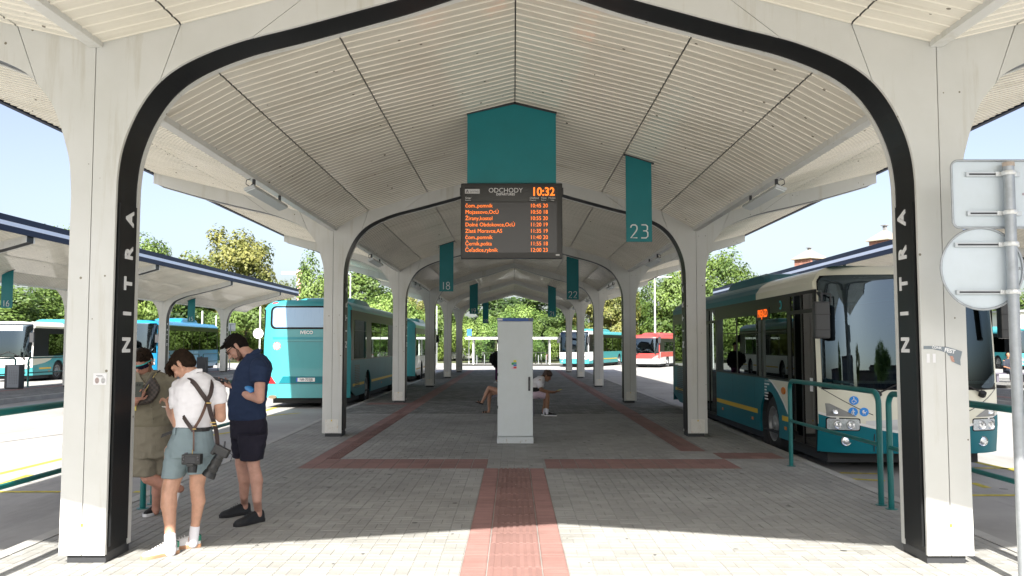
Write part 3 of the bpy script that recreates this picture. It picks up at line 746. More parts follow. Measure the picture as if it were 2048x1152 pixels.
text('sticker_text', 'FEST', .042, LETTER, t, frameM((c_[0]+.012, -.003, c_[1]-.0), (1, 0, -.22), (.22, 0, 1)), ext=.0004, bold=.002)
c_ = S_(1873, 695.5); text('sticker_text', 'ČDNK', .026, LETTER, t, frameM((c_[0], -.003, c_[1]-.0), (1, 0, -.1), (.1, 0, 1)), ext=.0004, bold=.001)
c_ = S_(1906, 720); b = MB(); b.prism([S_(1899, 712), (S_(1905, 712)), S_(1909, 724), S_(1903, 723)], lambda a, z, d: (a, d, z), -.003, -.002); build(b, 'printed_patch', mat('skin_print', (.5, .28, .22), .6), t)
for u in (1856, 1868):
    b = MB(); c_ = S_(u, 715); b.box(c_[0]-.012, c_[0]+.012, -.001, 0, c_[1]-.04, c_[1]+.03); build(b, 'torn_residue', STW, t)

# ============================================================= bins, bench, poles
def bin_(label, loc, m=None):
    t = thing('litter_bin', label, 'litter bin', loc)
    b = MB(); b.box(-.27, .27, -.2, .2, .04, .92); build(b, 'bin_body', m or mat('bin_dark', (.035, .04, .05), .5), t, bevel=.01)
    b = MB(); b.box(-.16, .28, -.212, -.2, .06, .9); pn = build(b, 'perforated_panel', m or mat('bin_panel', (.2, .22, .25), .5, metal=.3), t)
    b = MB()
    for i in range(5):
        for j in range(9): b.box(-.08+i*.07, -.06+i*.07, -.216, -.212, .2+j*.06, .22+j*.06)
    build(b, 'perforations', DARK, pn)
    b = MB(); b.box(-.25, .25, -.18, .18, 0, .04); build(b, 'bin_foot', DARK, t); return t
bin_('grey perforated litter bin at the left photo edge on the side platform', (-19.1, 32.6, 0))
bin_('dark litter bin on the left side platform by the blue bus', (-18.75, 51.3, 0), mat('bin_dark', (.035, .04, .05), .5))
WIRE = mat('bench_wire_grey', (.16, .15, .19), .45, metal=.4)
t = thing('wire_bench', 'grey wire mesh bench behind the cabinet with two people sitting back to back', 'bench', (.03, 21.0, 0))
def seat_wire(s, y0):
    b = MB()
    for k in range(15): y = y0+.03*k; b.tube([(s*.06, y, .80), (s*.10, y, .50), (s*.16, y, .445), (s*.50, y, .455), (s*.56, y, .43), (s*.56, y, .38)], .005, 5)
    for x, z in ((.1, .5), (.22, .446), (.34, .45), (.46, .453), (.56, .42), (.08, .65), (.06, .8)): b.tube([(s*x, y0, z), (s*x, y0+.42, z)], .008, 5)
    return b
for s in (-1, 1):
    for y0 in (-.75, -.22, .31): build(seat_wire(s, y0), 'wire_seat', WIRE, t)
b = MB(); b.box(-.03, .03, -.75, .75, .36, .41); build(b, 'beam', WIRE, t)
for y in (-.6, .6):
    for s in (-1, 1):
        b = MB(); b.tube([(0, y, .38), (s*.42, y, .38), (s*.42, y, 0)], .02, 8); build(b, 'leg', WIRE, t)
POLE = mat('white_pole_paint', (.62, .65, .66), .4)
def pole(label, u, v, Y, top_v=None, r=.07, lamp_arm=None):
    base = J(u, v, Y); top = J(u, top_v, Y); t = thing('lamp_pole', label, 'pole', (base.x, Y, ROADZ), 0, 'thin pale poles beyond the platforms')
    h = top.z-ROADZ; b = MB(); b.tube([(0, 0, 0), (0, 0, h)], [r, r*.6], 10); build(b, 'pole_shaft', POLE, t)
    if lamp_arm:
        b = MB(); b.tube([(0, 0, h), (lamp_arm*.6, 0, h+.12), (lamp_arm, 0, h+.1)], .035, 8); build(b, 'lamp_arm', POLE, t)
        b = MB(); b.box(min(lamp_arm, lamp_arm*1.5), max(lamp_arm, lamp_arm*1.5), -.12, .12, h+.05, h+.13); build(b, 'lamp_head', ALU, t, bevel=.02)
    return t
pole('thin pale pole above the roof of the left near bus', 700, 640, 60, 548, .06, -.9)
pole('tall pale pole left of the right near bus, behind the red bus', 1311, 730, 74, 556, .09, 1.0)
pole('thin pale pole showing between the far left columns', 873, 700, 66, 612, .06)
pole('short pale pole above the blue bus under the left side canopy', 403, 700, 70, 622, .1)
pole('pale pole beside the white box on the blue bus', 431, 700, 74, 631, .07)
t = thing('round_stop_sign_post', 'thin white post with a small round sign left of the teal bus rear', 'road sign', (J(518, 760, 45).x, 45, 0))
b = MB(); b.tube([(0, 0, ROADZ), (0, 0, J(518, 613, 45).z)], .04, 8); build(b, 'post_tube', POLE, t)
zz = J(515, 667, 45).z; b = MB(); b.prism([(.27*math.cos(2*math.pi*k/24), zz+.27*math.sin(2*math.pi*k/24)) for k in range(24)], lambda a, z, d: (a-.07, d, z), -.07, -.05); build(b, 'sign_plate', mat('sign_white', (.7, .74, .78), .4), t)
t = thing('square_sign_post', 'square pale sign back on a twin post right of the blue bus', 'road sign', (J(461, 700, 57.5).x, 57.5, ROADZ))
z0, z1 = J(461, 662, 57.5).z-ROADZ, J(461, 646, 57.5).z-ROADZ
b = MB(); b.box(-.2, .3, -.03, .0, z0, z1); build(b, 'sign_plate', mat('sign_white', (.7, .74, .78), .4), t)
b = MB(); b.tube([(-.02, -.06, 0), (-.02, -.06, z1-.05)], .035, 8); b.box(-.15, .25, -.06, -.03, z1-.1, z1-.06); b.box(-.15, .25, -.06, -.03, z0+.05, z0+.09); build(b, 'post_tube', GALV, t)

# cycle shelter
CGL = glass('shelter_glass', (.80, .88, .86), .08); FR = mat('shelter_frame_white', (.62, .64, .62), .45)
t = thing('cycle_shelter', 'glazed cycle shelter with flat roof beyond the end of the platform', 'shelter', (.1, 74.2, -.03))
x0, x1 = J(942, 700, 74.2).x-.1, J(1104, 700, 74.2).x-.1; H = J(1000, 678, 74.2).z+.03
for x in (x0+.2, x0+(x1-x0)/3, x0+2*(x1-x0)/3, x1-.2):
    for y in (0, 2.0): b = MB(); b.box(x-.06, x+.06, y-.06, y+.06, 0, H); build(b, 'post', FR, t)
b = MB(); b.box(x0-.5, x1+.5, -.5, 2.6, H, H+.10); b.box(x0-.5, x1+.5, -.55, -.5, H-.02, H+.16); b.box(x0-.5, x1+.5, 2.6, 2.65, H-.02, H+.16); build(b, 'roof', FR, t)
b = MB()
for k in range(30): x = x0-.4+k*(x1-x0+.8)/29; b.box(x, x+.05, -.5, 2.6, H-.05, H)
build(b, 'roof_ribs', FR, t)
for k in range(3):
    a = x0+.2+k*(x1-x0-.4)/3; b = MB(); b.box(a+.08, a+(x1-x0-.4)/3-.08, 2.0, 2.012, .15, H-.1); build(b, 'glass_panel', CGL, t)
for x in (x0+.2, x1-.2): b = MB(); b.box(x-.006, x+.006, .08, 1.92, .15, H-.1); build(b, 'glass_panel', CGL, t)
BK = mat('bicycle_paint_dark', (.05, .05, .06), .4)
def bicycle(x, y, label, col):
    m = mat('bicycle_paint_'+col[0], col[1], .4); t = thing('bicycle', label, 'bicycle', (x, y, -.03), 0, 'bicycles in the cycle shelter')
    for dy in (-.52, .52):
        b = MB(); b.tube([(0, dy+.33*math.cos(a), .34+.33*math.sin(a)) for a in [2*math.pi*k/18 for k in range(19)]], .018, 6, cap=False); w = build(b, 'wheel', RUBBER, t)
        b = MB()
        for k in range(8): a = math.pi*k/8; b.tube([(0, dy+.32*math.cos(a), .34+.32*math.sin(a)), (0, dy-.32*math.cos(a), .34-.32*math.sin(a))], .004, 3)
        build(b, 'spokes', ALU, w)
    b = MB()
    for p, q in [((0, .52, .34), (0, .15, .32)), ((0, .15, .32), (0, .28, .82)), ((0, .28, .82), (0, -.3, .8)), ((0, .15, .32), (0, -.32, .7)), ((0, .52, .34), (0, .27, .75)), ((0, -.52, .34), (0, -.32, .85))]: b.tube([p, q], .018, 6)
    build(b, 'bicycle_frame', m, t)
    b = MB(); b.tube([(-.28, -.2, 1.02), (0, -.33, .98), (.28, -.2, 1.02)], .014, 6); b.tube([(0, -.32, .85), (0, -.34, .98)], .014, 6); build(b, 'handlebar', BK, t)
    b = MB(); b.ell((0, .3, .95), (.07, .13, .035)); b.tube([(0, .28, .82), (0, .3, .94)], .013, 6); build(b, 'saddle', BK, t)
for k, (x, c) in enumerate([(-2.6, 'black'), (-1.9, 'silver'), (1.9, 'black'), (2.4, 'silver'), (2.9, 'red')]):
    bicycle(x, 75.2, ['dark bicycle nearest the left end of the glazed shelter', 'silver bicycle second from the left in the glazed shelter', 'dark bicycle just right of the grey cabinet in the glazed shelter', 'silver bicycle in the right half of the glazed shelter', 'red bicycle nearest the right end of the glazed shelter'][k], (c, {'black': (.03, .03, .03), 'silver': (.4, .42, .44), 'red': (.3, .03, .03)}[c]))
for k in range(10):
    x = x0+.5+k*(x1-x0-1)/9; b = MB(); b.tube([(x+.1, 74.3, -.03), (x+.1, 74.3, .75), (x+.1, 74.9, .75), (x+.1, 74.9, -.03)], .025, 6)
    tag(build(b, 'cycle_stand_hoop', GALV), 'steel hoop of the cycle stands under the glazed shelter', 'cycle stand', 'row of steel cycle hoops')
t = thing('information_sign', 'small blue sign on a post by the left end of the cycle shelter', 'road sign', (J(938, 700, 76).x, 76, -.1))
b = MB(); b.tube([(0, 0, 0), (0, 0, 2.9)], .035, 8); build(b, 'post_tube', POLE, t)
b = MB(); b.box(-.18, .22, -.04, -.02, 2.55, 3.15); build(b, 'sign_plate', mat('sign_blue', (.02, .12, .45), .4), t)
# ============================================================= buses
GL_SIDE = glass('tinted_side_glass', (.03, .036, .034), .12, rc=(.85, .95, .9))
GL_FRONT = glass('windscreen_glass', (.12, .155, .165), .11, rc=(.62, .82, 1))
TYRE = mat('tyre_rubber', (.018, .018, .019), .75, bump=(40, .3)); RIM = mat('wheel_rim_grey', (.32, .33, .34), .4, metal=.5, var=(12, .2))
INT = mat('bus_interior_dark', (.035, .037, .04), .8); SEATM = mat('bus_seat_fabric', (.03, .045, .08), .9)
CHROME = mat('lamp_reflector', (.62, .64, .66), .12, metal=.8); LGL = mat('lamp_glass', (.55, .6, .63), .06, spec=.8, var=(40, .35))
AMB = mat('amber_lens', (.55, .16, .01), .3); REDL = mat('red_lens', (.45, .01, .015), .25)
CREAM = mat('bus_cream_paint', (.66, .65, .54), .3, coat=.25, var=(1.2, .04)); BTEAL = mat('bus_teal_paint', (.0, .135, .175), .4, spec=.3, var=(1.2, .06), dirt=((1, 1, 3), (.85, .85, .85)))
BCYAN = mat('bus_turquoise_paint', (.045, .29, .32), .32, coat=.3, var=(.8, .05), dirt=((2, 2, .7), (.88, .88, .88))); BWHITE = mat('bus_white_paint', (.72, .72, .70), .3, coat=.2)
BRED = mat('bus_red_paint', (.40, .05, .045), .35, coat=.2); BSILV = mat('bus_silver_paint', (.5, .51, .52), .35, metal=.2); BBLACK = mat('bus_black_panel', (.009, .009, .010), .3, spec=.12)
BBLUE = mat('bus_blue_paint', (.015, .22, .42), .28, coat=.3, var=(1, .1)); YLINE = mat('bus_yellow_line', (.65, .42, .02), .4)
def rounded_rows(z0, z1, xl, xr, r, n=5, steps=8):
    rows = []
    for k in range(n+1):
        a = math.pi/2*k/n; rows.append((z0+r*(1-math.cos(a)), xl+r*(1-math.sin(a)), xr-r*(1-math.sin(a))))
    for k in range(1, steps): t = k/steps; rows.append((z0+r+(z1-z0-2*r)*t, xl, xr))
    for k in range(n, -1, -1):
        a = math.pi/2*k/n; rows.append((z1-r*(1-math.cos(a)), xl+r*(1-math.sin(a)), xr-r*(1-math.sin(a))))
    return rows
def make_bus(name, label, loc, rz, L=12., W=2.6, H=3.0, lower=BTEAL, front_up=CREAM, front_low=BTEAL, roofc=BTEAL, roof_front=None, belt=1.25, band_top=2.66, wheels=(2.7, 8.9), windows=None, doors=(), cat='bus', detail=1, ac=(4.0, 7.2, .22), yline=True, rear=False, group=None, windshield=(1.22, 2.86), sideglass=GL_SIDE, arch_r=.56):
    root = thing(name, label, cat, loc, rz, group); hw = W/2; zb = .30; zs = H-.25
    zr = lambda z: .14*max(0, (z-1.1)/(H-1.1))**1.6+(.06*max(0, (.7-z)/.4) if z < .7 else 0)
    F = lambda x, z: .30*(min(1.0, abs(x)/hw))**4.5+zr(z)+(.30*((z-zs)/.25)**2 if z > zs else 0)
    Gr = lambda x, z: L-.16*(min(1.0, abs(x)/hw))**6-(.10*((z-1.0)/(H-1.0))**2 if z > 1.0 else 0)-(.2*((z-zs)/.25)**2 if z > zs else 0)
    wz = lambda z: hw if z <= zs else hw-.03-.30*((z-zs)/.25)**2.2
    ZR = [zb, .4, .5, .6, .7, .85, 1.0, 1.1, 1.2]+[1.2+(zs-1.2)*k/12 for k in range(1, 13)]+[H-.2, H-.15, H-.1, H-.05, H-.01]
    NX = 26
    w0, w1 = windshield
    def endcap(Fn, nm, mlow, mup, hole=None, split=.72, flip=False):
        b = MB(); b.mats = [mlow, mup]; V = []
        for z in ZR:
            w = wz(z)
            for k in range(NX+1): x = -w+2*w*k/NX; V.append((x, Fn(x/w*hw if w else x, z), z))
        b.v = V
        for i in range(len(ZR)-1):
            for k in range(NX):
                zc = (ZR[i]+ZR[i+1])/2; a = i*(NX+1)+k; xc = abs((V[a][0]+V[a+1][0])/2)
                if hole and hole[0] < ZR[i] and ZR[i+1] < hole[1] and xc < hole[2]: continue
                b.f.append([a, a+1, a+NX+2, a+NX+1]); b.m.append(0 if zc < split else 1)
        return build(b, nm, None, root, auto=R(35))
    endcap(F, 'front_shell', front_low, front_up, (w0+.03, w1-.05, hw-.13))
    endcap(Gr, 'rear_shell', roofc, roofc)
    # upper shell: roof sides and roof
    b = MB(); top = [z for z in ZR if z >= zs-.001]; bt0 = band_top
    zz = [bt0]+[z for z in top if z > bt0+.001]
    for s in (-1, 1):
        for i in range(len(zz)-1):
            z0_, z1_ = zz[i], zz[i+1]; a, c = wz(z0_), wz(z1_); ysp = 3.4 if roof_front else 0
            segs = [(F(hw, z0_), F(hw, z1_), ysp, ysp, roof_front), (ysp, ysp, Gr(hw, z0_), Gr(hw, z1_), roofc)] if roof_front else [(F(hw, z0_), F(hw, z1_), Gr(hw, z0_), Gr(hw, z1_), roofc)]
            for ya, yc, yb2, yd, mm in segs: b.add([(s*a, ya, z0_), (s*a, yb2, z0_), (s*c, yd, z1_), (s*c, yc, z1_)], [(0, 1, 2, 3)], mm)
    z = ZR[-1]; w = wz(z); b.add([(-w, F(0, z), z), (w, F(0, z), z), (w, Gr(0, z), z), (-w, Gr(0, z), z)], [(0, 1, 2, 3)], roofc)
    for s in (-1, 1): b.add([(s*w, F(hw, z), z), (s*w, F(0, z), z), (s*w, Gr(0, z), z), (s*w, Gr(hw, z), z)], [(0, 1, 2, 3)], roofc)
    build(b, 'roof_shell', None, root, auto=R(35))
    # lower sides with wheel arches and door openings
    def side_poly(s):
        pts = []; y = F(hw, zb); edges = []
        ev = [('w', y_) for y_ in wheels]+([('d', d) for d in doors] if s < 0 else [])
        ev.sort(key=lambda e: e[1] if e[0] == 'w' else e[1][0])
        pts.append((F(hw, zb), zb))
        for e in ev:
            if e[0] == 'w':
                c = e[1]; a0 = math.asin(min(1, (zb-.48)/arch_r))
                for k in range(13):
                    a = math.pi-a0-(math.pi-2*a0)*k/12; pts.append((c+arch_r*math.cos(a), .48+arch_r*math.sin(a)))
            else: y0_, y1_ = e[1]; pts += [(y0_, zb), (y0_, belt), (y1_, belt), (y1_, zb)] if not (y0_ < .5) else [(y1_, zb)]
        if s < 0 and doors and doors[0][0] < .5: pts = [(doors[0][1], zb)]+[p for p in pts[1:] if p[0] > doors[0][1]+.001]
        yr = Gr(hw, zb)
        pts += [(yr-.9, zb), (yr, zb+.22), (Gr(hw, belt), belt)]
        pts.append((doors[0][1] if (s < 0 and doors and doors[0][0] < .5) else F(hw, belt), belt))
        return pts
    for s in (-1, 1):
        b = MB(); b.prism(side_poly(s), lambda y, z, d, s=s: (s*(hw-d), y, z), 0, .035); build(b, 'side_panel', lower, root)
        # wheel wells + wheels
        for yw in wheels:
            b = MB(); b.tube([(s*(hw-.03), yw, .48), (s*(hw-.55), yw, .48)], arch_r+.02, 20, cap=False); b.disc((s*(hw-.55), yw, .48), Vector((0, arch_r+.02, 0)), Vector((0, 0, arch_r+.02)), 20); build(b, 'wheel_well', INT, root, fix=False)
            wl = link('wheel', None, root); wl.location = (s*(hw-.07), yw, .48); wl.rotation_euler = (0, 0, 0 if s > 0 else math.pi)
            b = MB(); rings = []
            for x, r in ((0, .30), (0, .40), (-.015, .465), (-.05, .48), (-.23, .48), (-.27, .46), (-.28, .3)): rings.append([(x, r*math.cos(2*math.pi*k/28), r*math.sin(2*math.pi*k/28)) for k in range(28)])
            b.loft(rings, cap=False); build(b, 'tyre', TYRE, wl, auto=R(40))
            b = MB(); rings = []
            for x, r in ((-.002, .31), (-.01, .285), (-.09, .26), (-.10, .17), (-.03, .15), (-.02, .09), (.01, .08), (.012, .0)): rings.append([(x, r*math.cos(2*math.pi*k/24), r*math.sin(2*math.pi*k/24)) for k in range(24)])
            b.loft(rings, cap=False)
            for k in range(10): a = 2*math.pi*k/10; b.tube([(-.03, .19*math.cos(a), .19*math.sin(a)), (-.005+.02, .19*math.cos(a), .19*math.sin(a))] if 0 else [(-.10, .2*math.cos(a), .2*math.sin(a)), (-.06, .2*math.cos(a), .2*math.sin(a))], .017, 6)
            build(b, 'rim', RIM, wl, auto=R(40))
        # window band
        wins = windows or [(1.7, 3.3), (3.4, 5.0), (5.1, 6.7), (6.8, 8.4), (8.5, 10.1), (10.2, L-.45)]
        y0b, y1b = (F(hw, 2.), Gr(hw, 2.))
        if s < 0:
            segs = []; 
            blocked = [(d[0], d[1]) for d in doors]
        else: blocked = []
        ws = [w_ for w_ in wins if not any(w_[0] < d1-.02 and w_[1] > d0+.02 for d0, d1 in blocked)]
        bl = []; x0_, x1_ = sorted((s*hw, s*(hw-.03))); cur = y0b
        stops = sorted(ws+blocked)
        for a, c in stops:
            if a > cur: bl.append((x0_, x1_, cur, a, belt, band_top))
            cur = max(cur, c)
        if y1b > cur: bl.append((x0_, x1_, cur, y1b, belt, band_top))
        gz0, gz1 = belt+.05, band_top-.30
        for a, c in ws:
            bl += [(x0_, x1_, a, c, belt, gz0), (x0_, x1_, a, c, gz1, band_top)]
        boxes('window_surround', BBLACK, root, bl)
        for a, c in ws:
            g_ = MB(); xg = s*(hw+.003); g_.box(min(xg, xg-s*.008), max(xg, xg-s*.008), a+.012, c-.012, gz0-.02, gz1+.02); g1 = build(g_, 'side_window', sideglass, root)
            if detail:
                g_ = MB(); g_.box(min(xg, xg+s*.004), max(xg, xg+s*.004), a+.03, c-.03, gz1-.30, gz1-.285); build(g_, 'window_rail', BBLACK, g1)
        if yline:
            bl = []; cur = 1.55 if s < 0 and doors else .9
            for a, c in [(cur, wheels[0]-.72), (wheels[0]+.72, wheels[1]-.72), (wheels[1]+.72, L-.5)]:
                segs = [(a, c)]
                if s < 0:
                    for d0, d1 in doors:
                        segs = [q for (p0, p1) in segs for q in ([(p0, p1)] if d1 < p0 or d0 > p1 else [(p0, d0-.02), (d1+.02, p1)]) if q[1] > q[0]]
                for p0, p1 in segs: bl.append((min(s*hw, s*(hw+.004)), max(s*hw, s*(hw+.004)), p0, p1, .60, .68))
            boxes('yellow_side_line', YLINE, root, bl)
        b = MB()
        for y in (1.75, 3.7, 6.0): b.box(min(s*hw, s*(hw+.012)), max(s*hw, s*(hw+.012)), y, y+.1, .46, .51)
        build(b, 'side_marker_lamp', AMB, root)
        if detail:
            b = MB(); y0_ = L-1.55
            for k in range(14): b.box(min(s*hw, s*(hw+.01)), max(s*hw, s*(hw+.01)), y0_, y0_+.75, .55+k*.05, .575+k*.05)
            build(b, 'engine_grille', BBLACK, root)
            b = MB()
            for y in (3.6, 5.2, 6.8, 8.1, 9.8): b.box(min(s*hw, s*(hw+.001)), max(s*hw, s*(hw+.001)), y, y+.006, .35, belt-.02)
            build(b, 'panel_joint', DARK, root)
    # doors (kerb side, s=-1)
    for d0, d1 in doors:
        fd = link('door', None, root)
        b = MB(); x = -hw
        y0_ = max(d0, .0); ww = .05
        def dy(z, y): return y+ (F(hw, z)-F(hw, 1.1) if d0 < .5 and y == d0 else 0)
        b.box(x+.0, x+.045, d0, d0+ww, .28, band_top); b.box(x, x+.045, d1-ww, d1, .28, band_top); ym = (d0+d1)/2
        b.box(x, x+.045, ym-.03, ym+.03, .28, band_top); b.box(x, x+.045, d0, d1, .28, .34); b.box(x, x+.045, d0, d1, 2.32, 2.38); b.box(x, x+.045, d0, d1, band_top-.05, band_top)
        fr_ = build(b, 'door_frame', BBLACK, root); fr_.parent = fd
        for a, c in ((d0+ww, ym-.03), (ym+.03, d1-ww)):
            for z0_, z1_ in ((.34, 2.32), (2.38, band_top-.05)):
                g_ = MB(); g_.box(x+.012, x+.02, a, c, z0_, z1_); build(g_, 'door_glass', sideglass if d0 > .5 else glass('front_door_glass', (.12, .13, .13), .09), fd)
            g_ = MB(); g_.tube([(x+.06, a+.05, .8), (x+.06, a+.05, 1.9)], .012, 6); build(g_, 'door_handrail', mat('handrail_grey', (.3, .3, .3), .4), fd)
    # patches following the curved front
    def patch(nm, m, rows, off=.006, nx=14, Fn=F, parent=None, sg=-1):
        b = MB(); V = []
        for z, xl, xr in rows:
            for k in range(nx+1): x = xl+(xr-xl)*k/nx; V.append((x, Fn(x, z)+sg*off, z))
        b.add(V, [(i*(nx+1)+k, i*(nx+1)+k+1, (i+1)*(nx+1)+k+1, (i+1)*(nx+1)+k) for i in range(len(rows)-1) for k in range(nx)]); return build(b, nm, m, parent or root, smooth=True, fix=False)
    e = hw-.055
    ws = patch('windscreen', GL_FRONT, rounded_rows(w0, w1, -e, e, .14), .012, 30)
    for nm, rows in [('mask', [(w0-.02, -e-.01, e+.01), (w0+.07, -e-.01, e+.01)]), ('mask', [(w1-.22 if detail else w1-.35, -e-.01, e+.01), (w1-.08, -e-.01, e+.01), (w1+.0, -e+.04, e-.04)])]: patch('windscreen_surround', BBLACK, rows, .004, 30)
    for s in (-1, 1):
        patch('windscreen_pillar', BBLACK, [(w0-.02, s*e-.13 if s > 0 else s*e, s*e if s > 0 else s*e+.13), ((w0+w1)/2, s*e-.11 if s > 0 else s*e, s*e if s > 0 else s*e+.11), (w1-.05, s*e-.15 if s > 0 else s*e, s*e if s > 0 else s*e+.15)], .003, 5)
        # headlamps
        a, c = (hw-.50, hw-.09)
        xs = (lambda p, q: (s*p, s*q) if s > 0 else (s*q, s*p))
        l_, r_ = xs(a, c); patch('headlamp_housing', BBLACK, rounded_rows(.615, .80, l_-.008, r_+.008, .03, 3, 3), .004, 8)
        hl = patch('headlamp', LGL, rounded_rows(.63, .785, l_+.006, r_-.006, .025, 3, 3), .008, 8)
        for q in (.33, .73):
            x = l_+(r_-l_)*q; y = F(x, .715)-.012; b = MB()
            rings = [[(x+r*math.cos(t_), y-d, .707+r*math.sin(t_)) for t_ in [2*math.pi*k/16 for k in range(16)]] for r, d in ((.066, 0), (.060, .010), (.045, .004), (.04, .014), (.01, .016))]
            b.loft(rings, cap=False); build(b, 'lamp_reflector', CHROME, hl, fix=False)
        tri = [(.82, *xs(hw-.46, hw-.09)), (.88, *xs(hw-.36, hw-.09)), (.94, *xs(hw-.24, hw-.085)), (1.0, *xs(hw-.13, hw-.08))]
        up = patch('indicator_lamp', mat('indicator_glass', (.20, .21, .21), .15, spec=.8), tri, .007, 6)
        x = s*(hw-.20); y = F(x, .90)-.012; b = MB(); rings = [[(x+r*math.cos(t_), y-d, .89+r*.75*math.sin(t_)) for t_ in [2*math.pi*k/14 for k in range(14)]] for r, d in ((.055, 0), (.045, .01), (.02, .006))]; b.loft(rings, cap=True); build(b, 'lamp_reflector', CHROME, up, fix=False)
        x = s*(hw-.33); y = F(x, .47)-.008; b = MB(); rings = [[(x+r*math.cos(t_), y-d, .475+r*math.sin(t_)) for t_ in [2*math.pi*k/16 for k in range(16)]] for r, d in ((.075, 0), (.07, .012), (.055, .004), (.02, .012))]; b.loft(rings, cap=True); build(b, 'fog_lamp', CHROME, root, fix=False)
        # mirrors
        mx = s*(hw+.02); b = MB()
        if detail:
            y = F(hw, 2.4)-.05; b.tube([(s*(hw-.12), y+.05, 2.52), (mx-s*.02, y-.12, 2.60), (mx-s*.02+s*.0, y-.30, 2.58), (mx-s*.0, y-.32, 2.4)], .016, 8); b.tube([(mx-s*.16, y-.26, 2.44), (mx-s*.16, y-.26, 2.57), (mx-s*.02, y-.26, 2.58)], .014, 8)
            mr = build(b, 'mirror_arm', DARK, root)
            b = MB(); b.box(mx-.11, mx+.11, y-.38, y-.24, 1.93, 2.46); build(b, 'mirror_housing', mat('mirror_plastic', (.03, .032, .033), .45), mr, bevel=.03)
            boxes('mirror_groove', RUBBER, mr, [(mx-.112, mx+.112, y-.383, y-.37, 2.05, 2.06), (mx-.112, mx+.112, y-.383, y-.37, 2.27, 2.28)])
            b = MB(); b.box(mx-.09, mx+.09, y-.24, y-.236, 1.97, 2.42); build(b, 'mirror_glass', CHROME, mr)
        else: y = F(hw, 2.4)-.2; b.box(mx-.1, mx+.1, y-.1, y+.02, 1.95, 2.42); b.tube([(mx, y, 2.4), (s*(hw-.1), y+.2, 2.55)], .02, 6); build(b, 'mirror', DARK, root)
    # wipers
    b = MB()
    for s, x0_, x1_ in ((1, -.55, .25), (1, .95, .1)):
        p = [(x0_, F(x0_, w0-.05)-.05, w0-.06), ((x0_*.45+x1_*.55), F(x1_, w0+.14)-.06, w0+.15), (x1_, F(x1_, w0+.27)-.05, w0+.26)]; b.tube(p, .012, 6)
        if x0_ < 0: b.tube([(x0_-.02, F(x0_, w0-.06)-.02, w0-.09), (x0_-.0, F(x0_, w0-.06)-.06, w0-.06)], .05, 8)
        else: b.tube([(x0_, F(x0_, w0-.05)-.02, w0-.10), (x0_-.0, F(x0_, w0-.05)-.06, w0-.05)], .05, 8)
    build(b, 'wiper', RUBBER, root)
    # interior
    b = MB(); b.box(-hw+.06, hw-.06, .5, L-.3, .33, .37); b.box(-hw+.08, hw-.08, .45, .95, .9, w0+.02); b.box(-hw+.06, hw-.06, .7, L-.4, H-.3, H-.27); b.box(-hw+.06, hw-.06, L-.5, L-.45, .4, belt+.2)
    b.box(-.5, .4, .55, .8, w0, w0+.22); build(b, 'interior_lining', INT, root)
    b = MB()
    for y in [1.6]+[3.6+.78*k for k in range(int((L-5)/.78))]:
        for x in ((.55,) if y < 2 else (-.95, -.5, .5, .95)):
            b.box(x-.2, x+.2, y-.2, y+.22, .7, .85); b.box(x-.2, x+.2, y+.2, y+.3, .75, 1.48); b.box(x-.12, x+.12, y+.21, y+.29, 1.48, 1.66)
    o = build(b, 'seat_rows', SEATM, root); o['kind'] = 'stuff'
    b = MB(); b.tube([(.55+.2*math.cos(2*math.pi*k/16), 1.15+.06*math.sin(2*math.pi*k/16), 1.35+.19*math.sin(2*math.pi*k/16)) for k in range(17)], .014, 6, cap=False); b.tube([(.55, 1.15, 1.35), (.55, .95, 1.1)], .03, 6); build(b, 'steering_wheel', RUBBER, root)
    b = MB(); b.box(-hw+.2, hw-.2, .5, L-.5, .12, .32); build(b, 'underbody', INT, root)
    if ac:
        b = MB(); a, c, h = ac; rings = []
        for y, k in ((a, .1), (a+.35, .85), (a+.6, 1), (c-.6, 1), (c-.3, .85), (c, .1)): rings.append([(-.95, y, H-.02), (-.88, y, H+h*k*.8), (-.75, y, H+h*k), (.75, y, H+h*k), (.88, y, H+h*k*.8), (.95, y, H-.02)])
        b.loft(rings); build(b, 'roof_air_conditioner', roofc, root, bevel=.01)
    return root, F, Gr, patch, hw
# ---- near right bus
rb, F, Gr, patch, hw = make_bus('city_bus', 'cream and teal city bus with PREJAZD display parked right of the platform', (5.70, 12.15, ROADZ), R(-.3), L=12., W=2.6, H=3.02, lower=BTEAL, front_up=CREAM, front_low=BTEAL, roofc=BTEAL, roof_front=CREAM, doors=((.36, 1.5), (6.6, 8.0)), windows=[(1.62, 3.0), (3.1, 4.75), (4.85, 6.5), (8.1, 9.7), (9.8, 11.5)])
# teal bumper with swept top, grey chevron and white line
rows = []
for k in range(13):
    x = k/12; rows.append(x)
def curve_patch(nm, m, fz0, fz1, x0, x1, off, n=24):
    b = MB(); V = []
    for k in range(n+1):
        x = x0+(x1-x0)*k/n
        for q in range(5): z = fz0(x)+(fz1(x)-fz0(x))*q/4; V.append((x, F(x, z)-off, z))
    b.add(V, [(5*k+q, 5*k+5+q, 5*k+6+q, 5*k+1+q) for k in range(n) for q in range(4)]); return build(b, nm, m, rb, smooth=True, fix=False)
vt = lambda x: .60+.28*min(1, abs(x)/hw)**1.5
curve_patch('front_bumper_skirt', BTEAL, lambda x: .32, lambda x: vt(x)-.03, -hw+.005, hw-.005, .003)
curve_patch('front_cream_panel', CREAM, lambda x: vt(x)+.0, lambda x: 1.2, -hw+.005, hw-.005, .0025)
curve_patch('front_white_line', BWHITE, lambda x: vt(x)-.035, lambda x: vt(x)+.002, -hw+.005, hw-.005, .005)
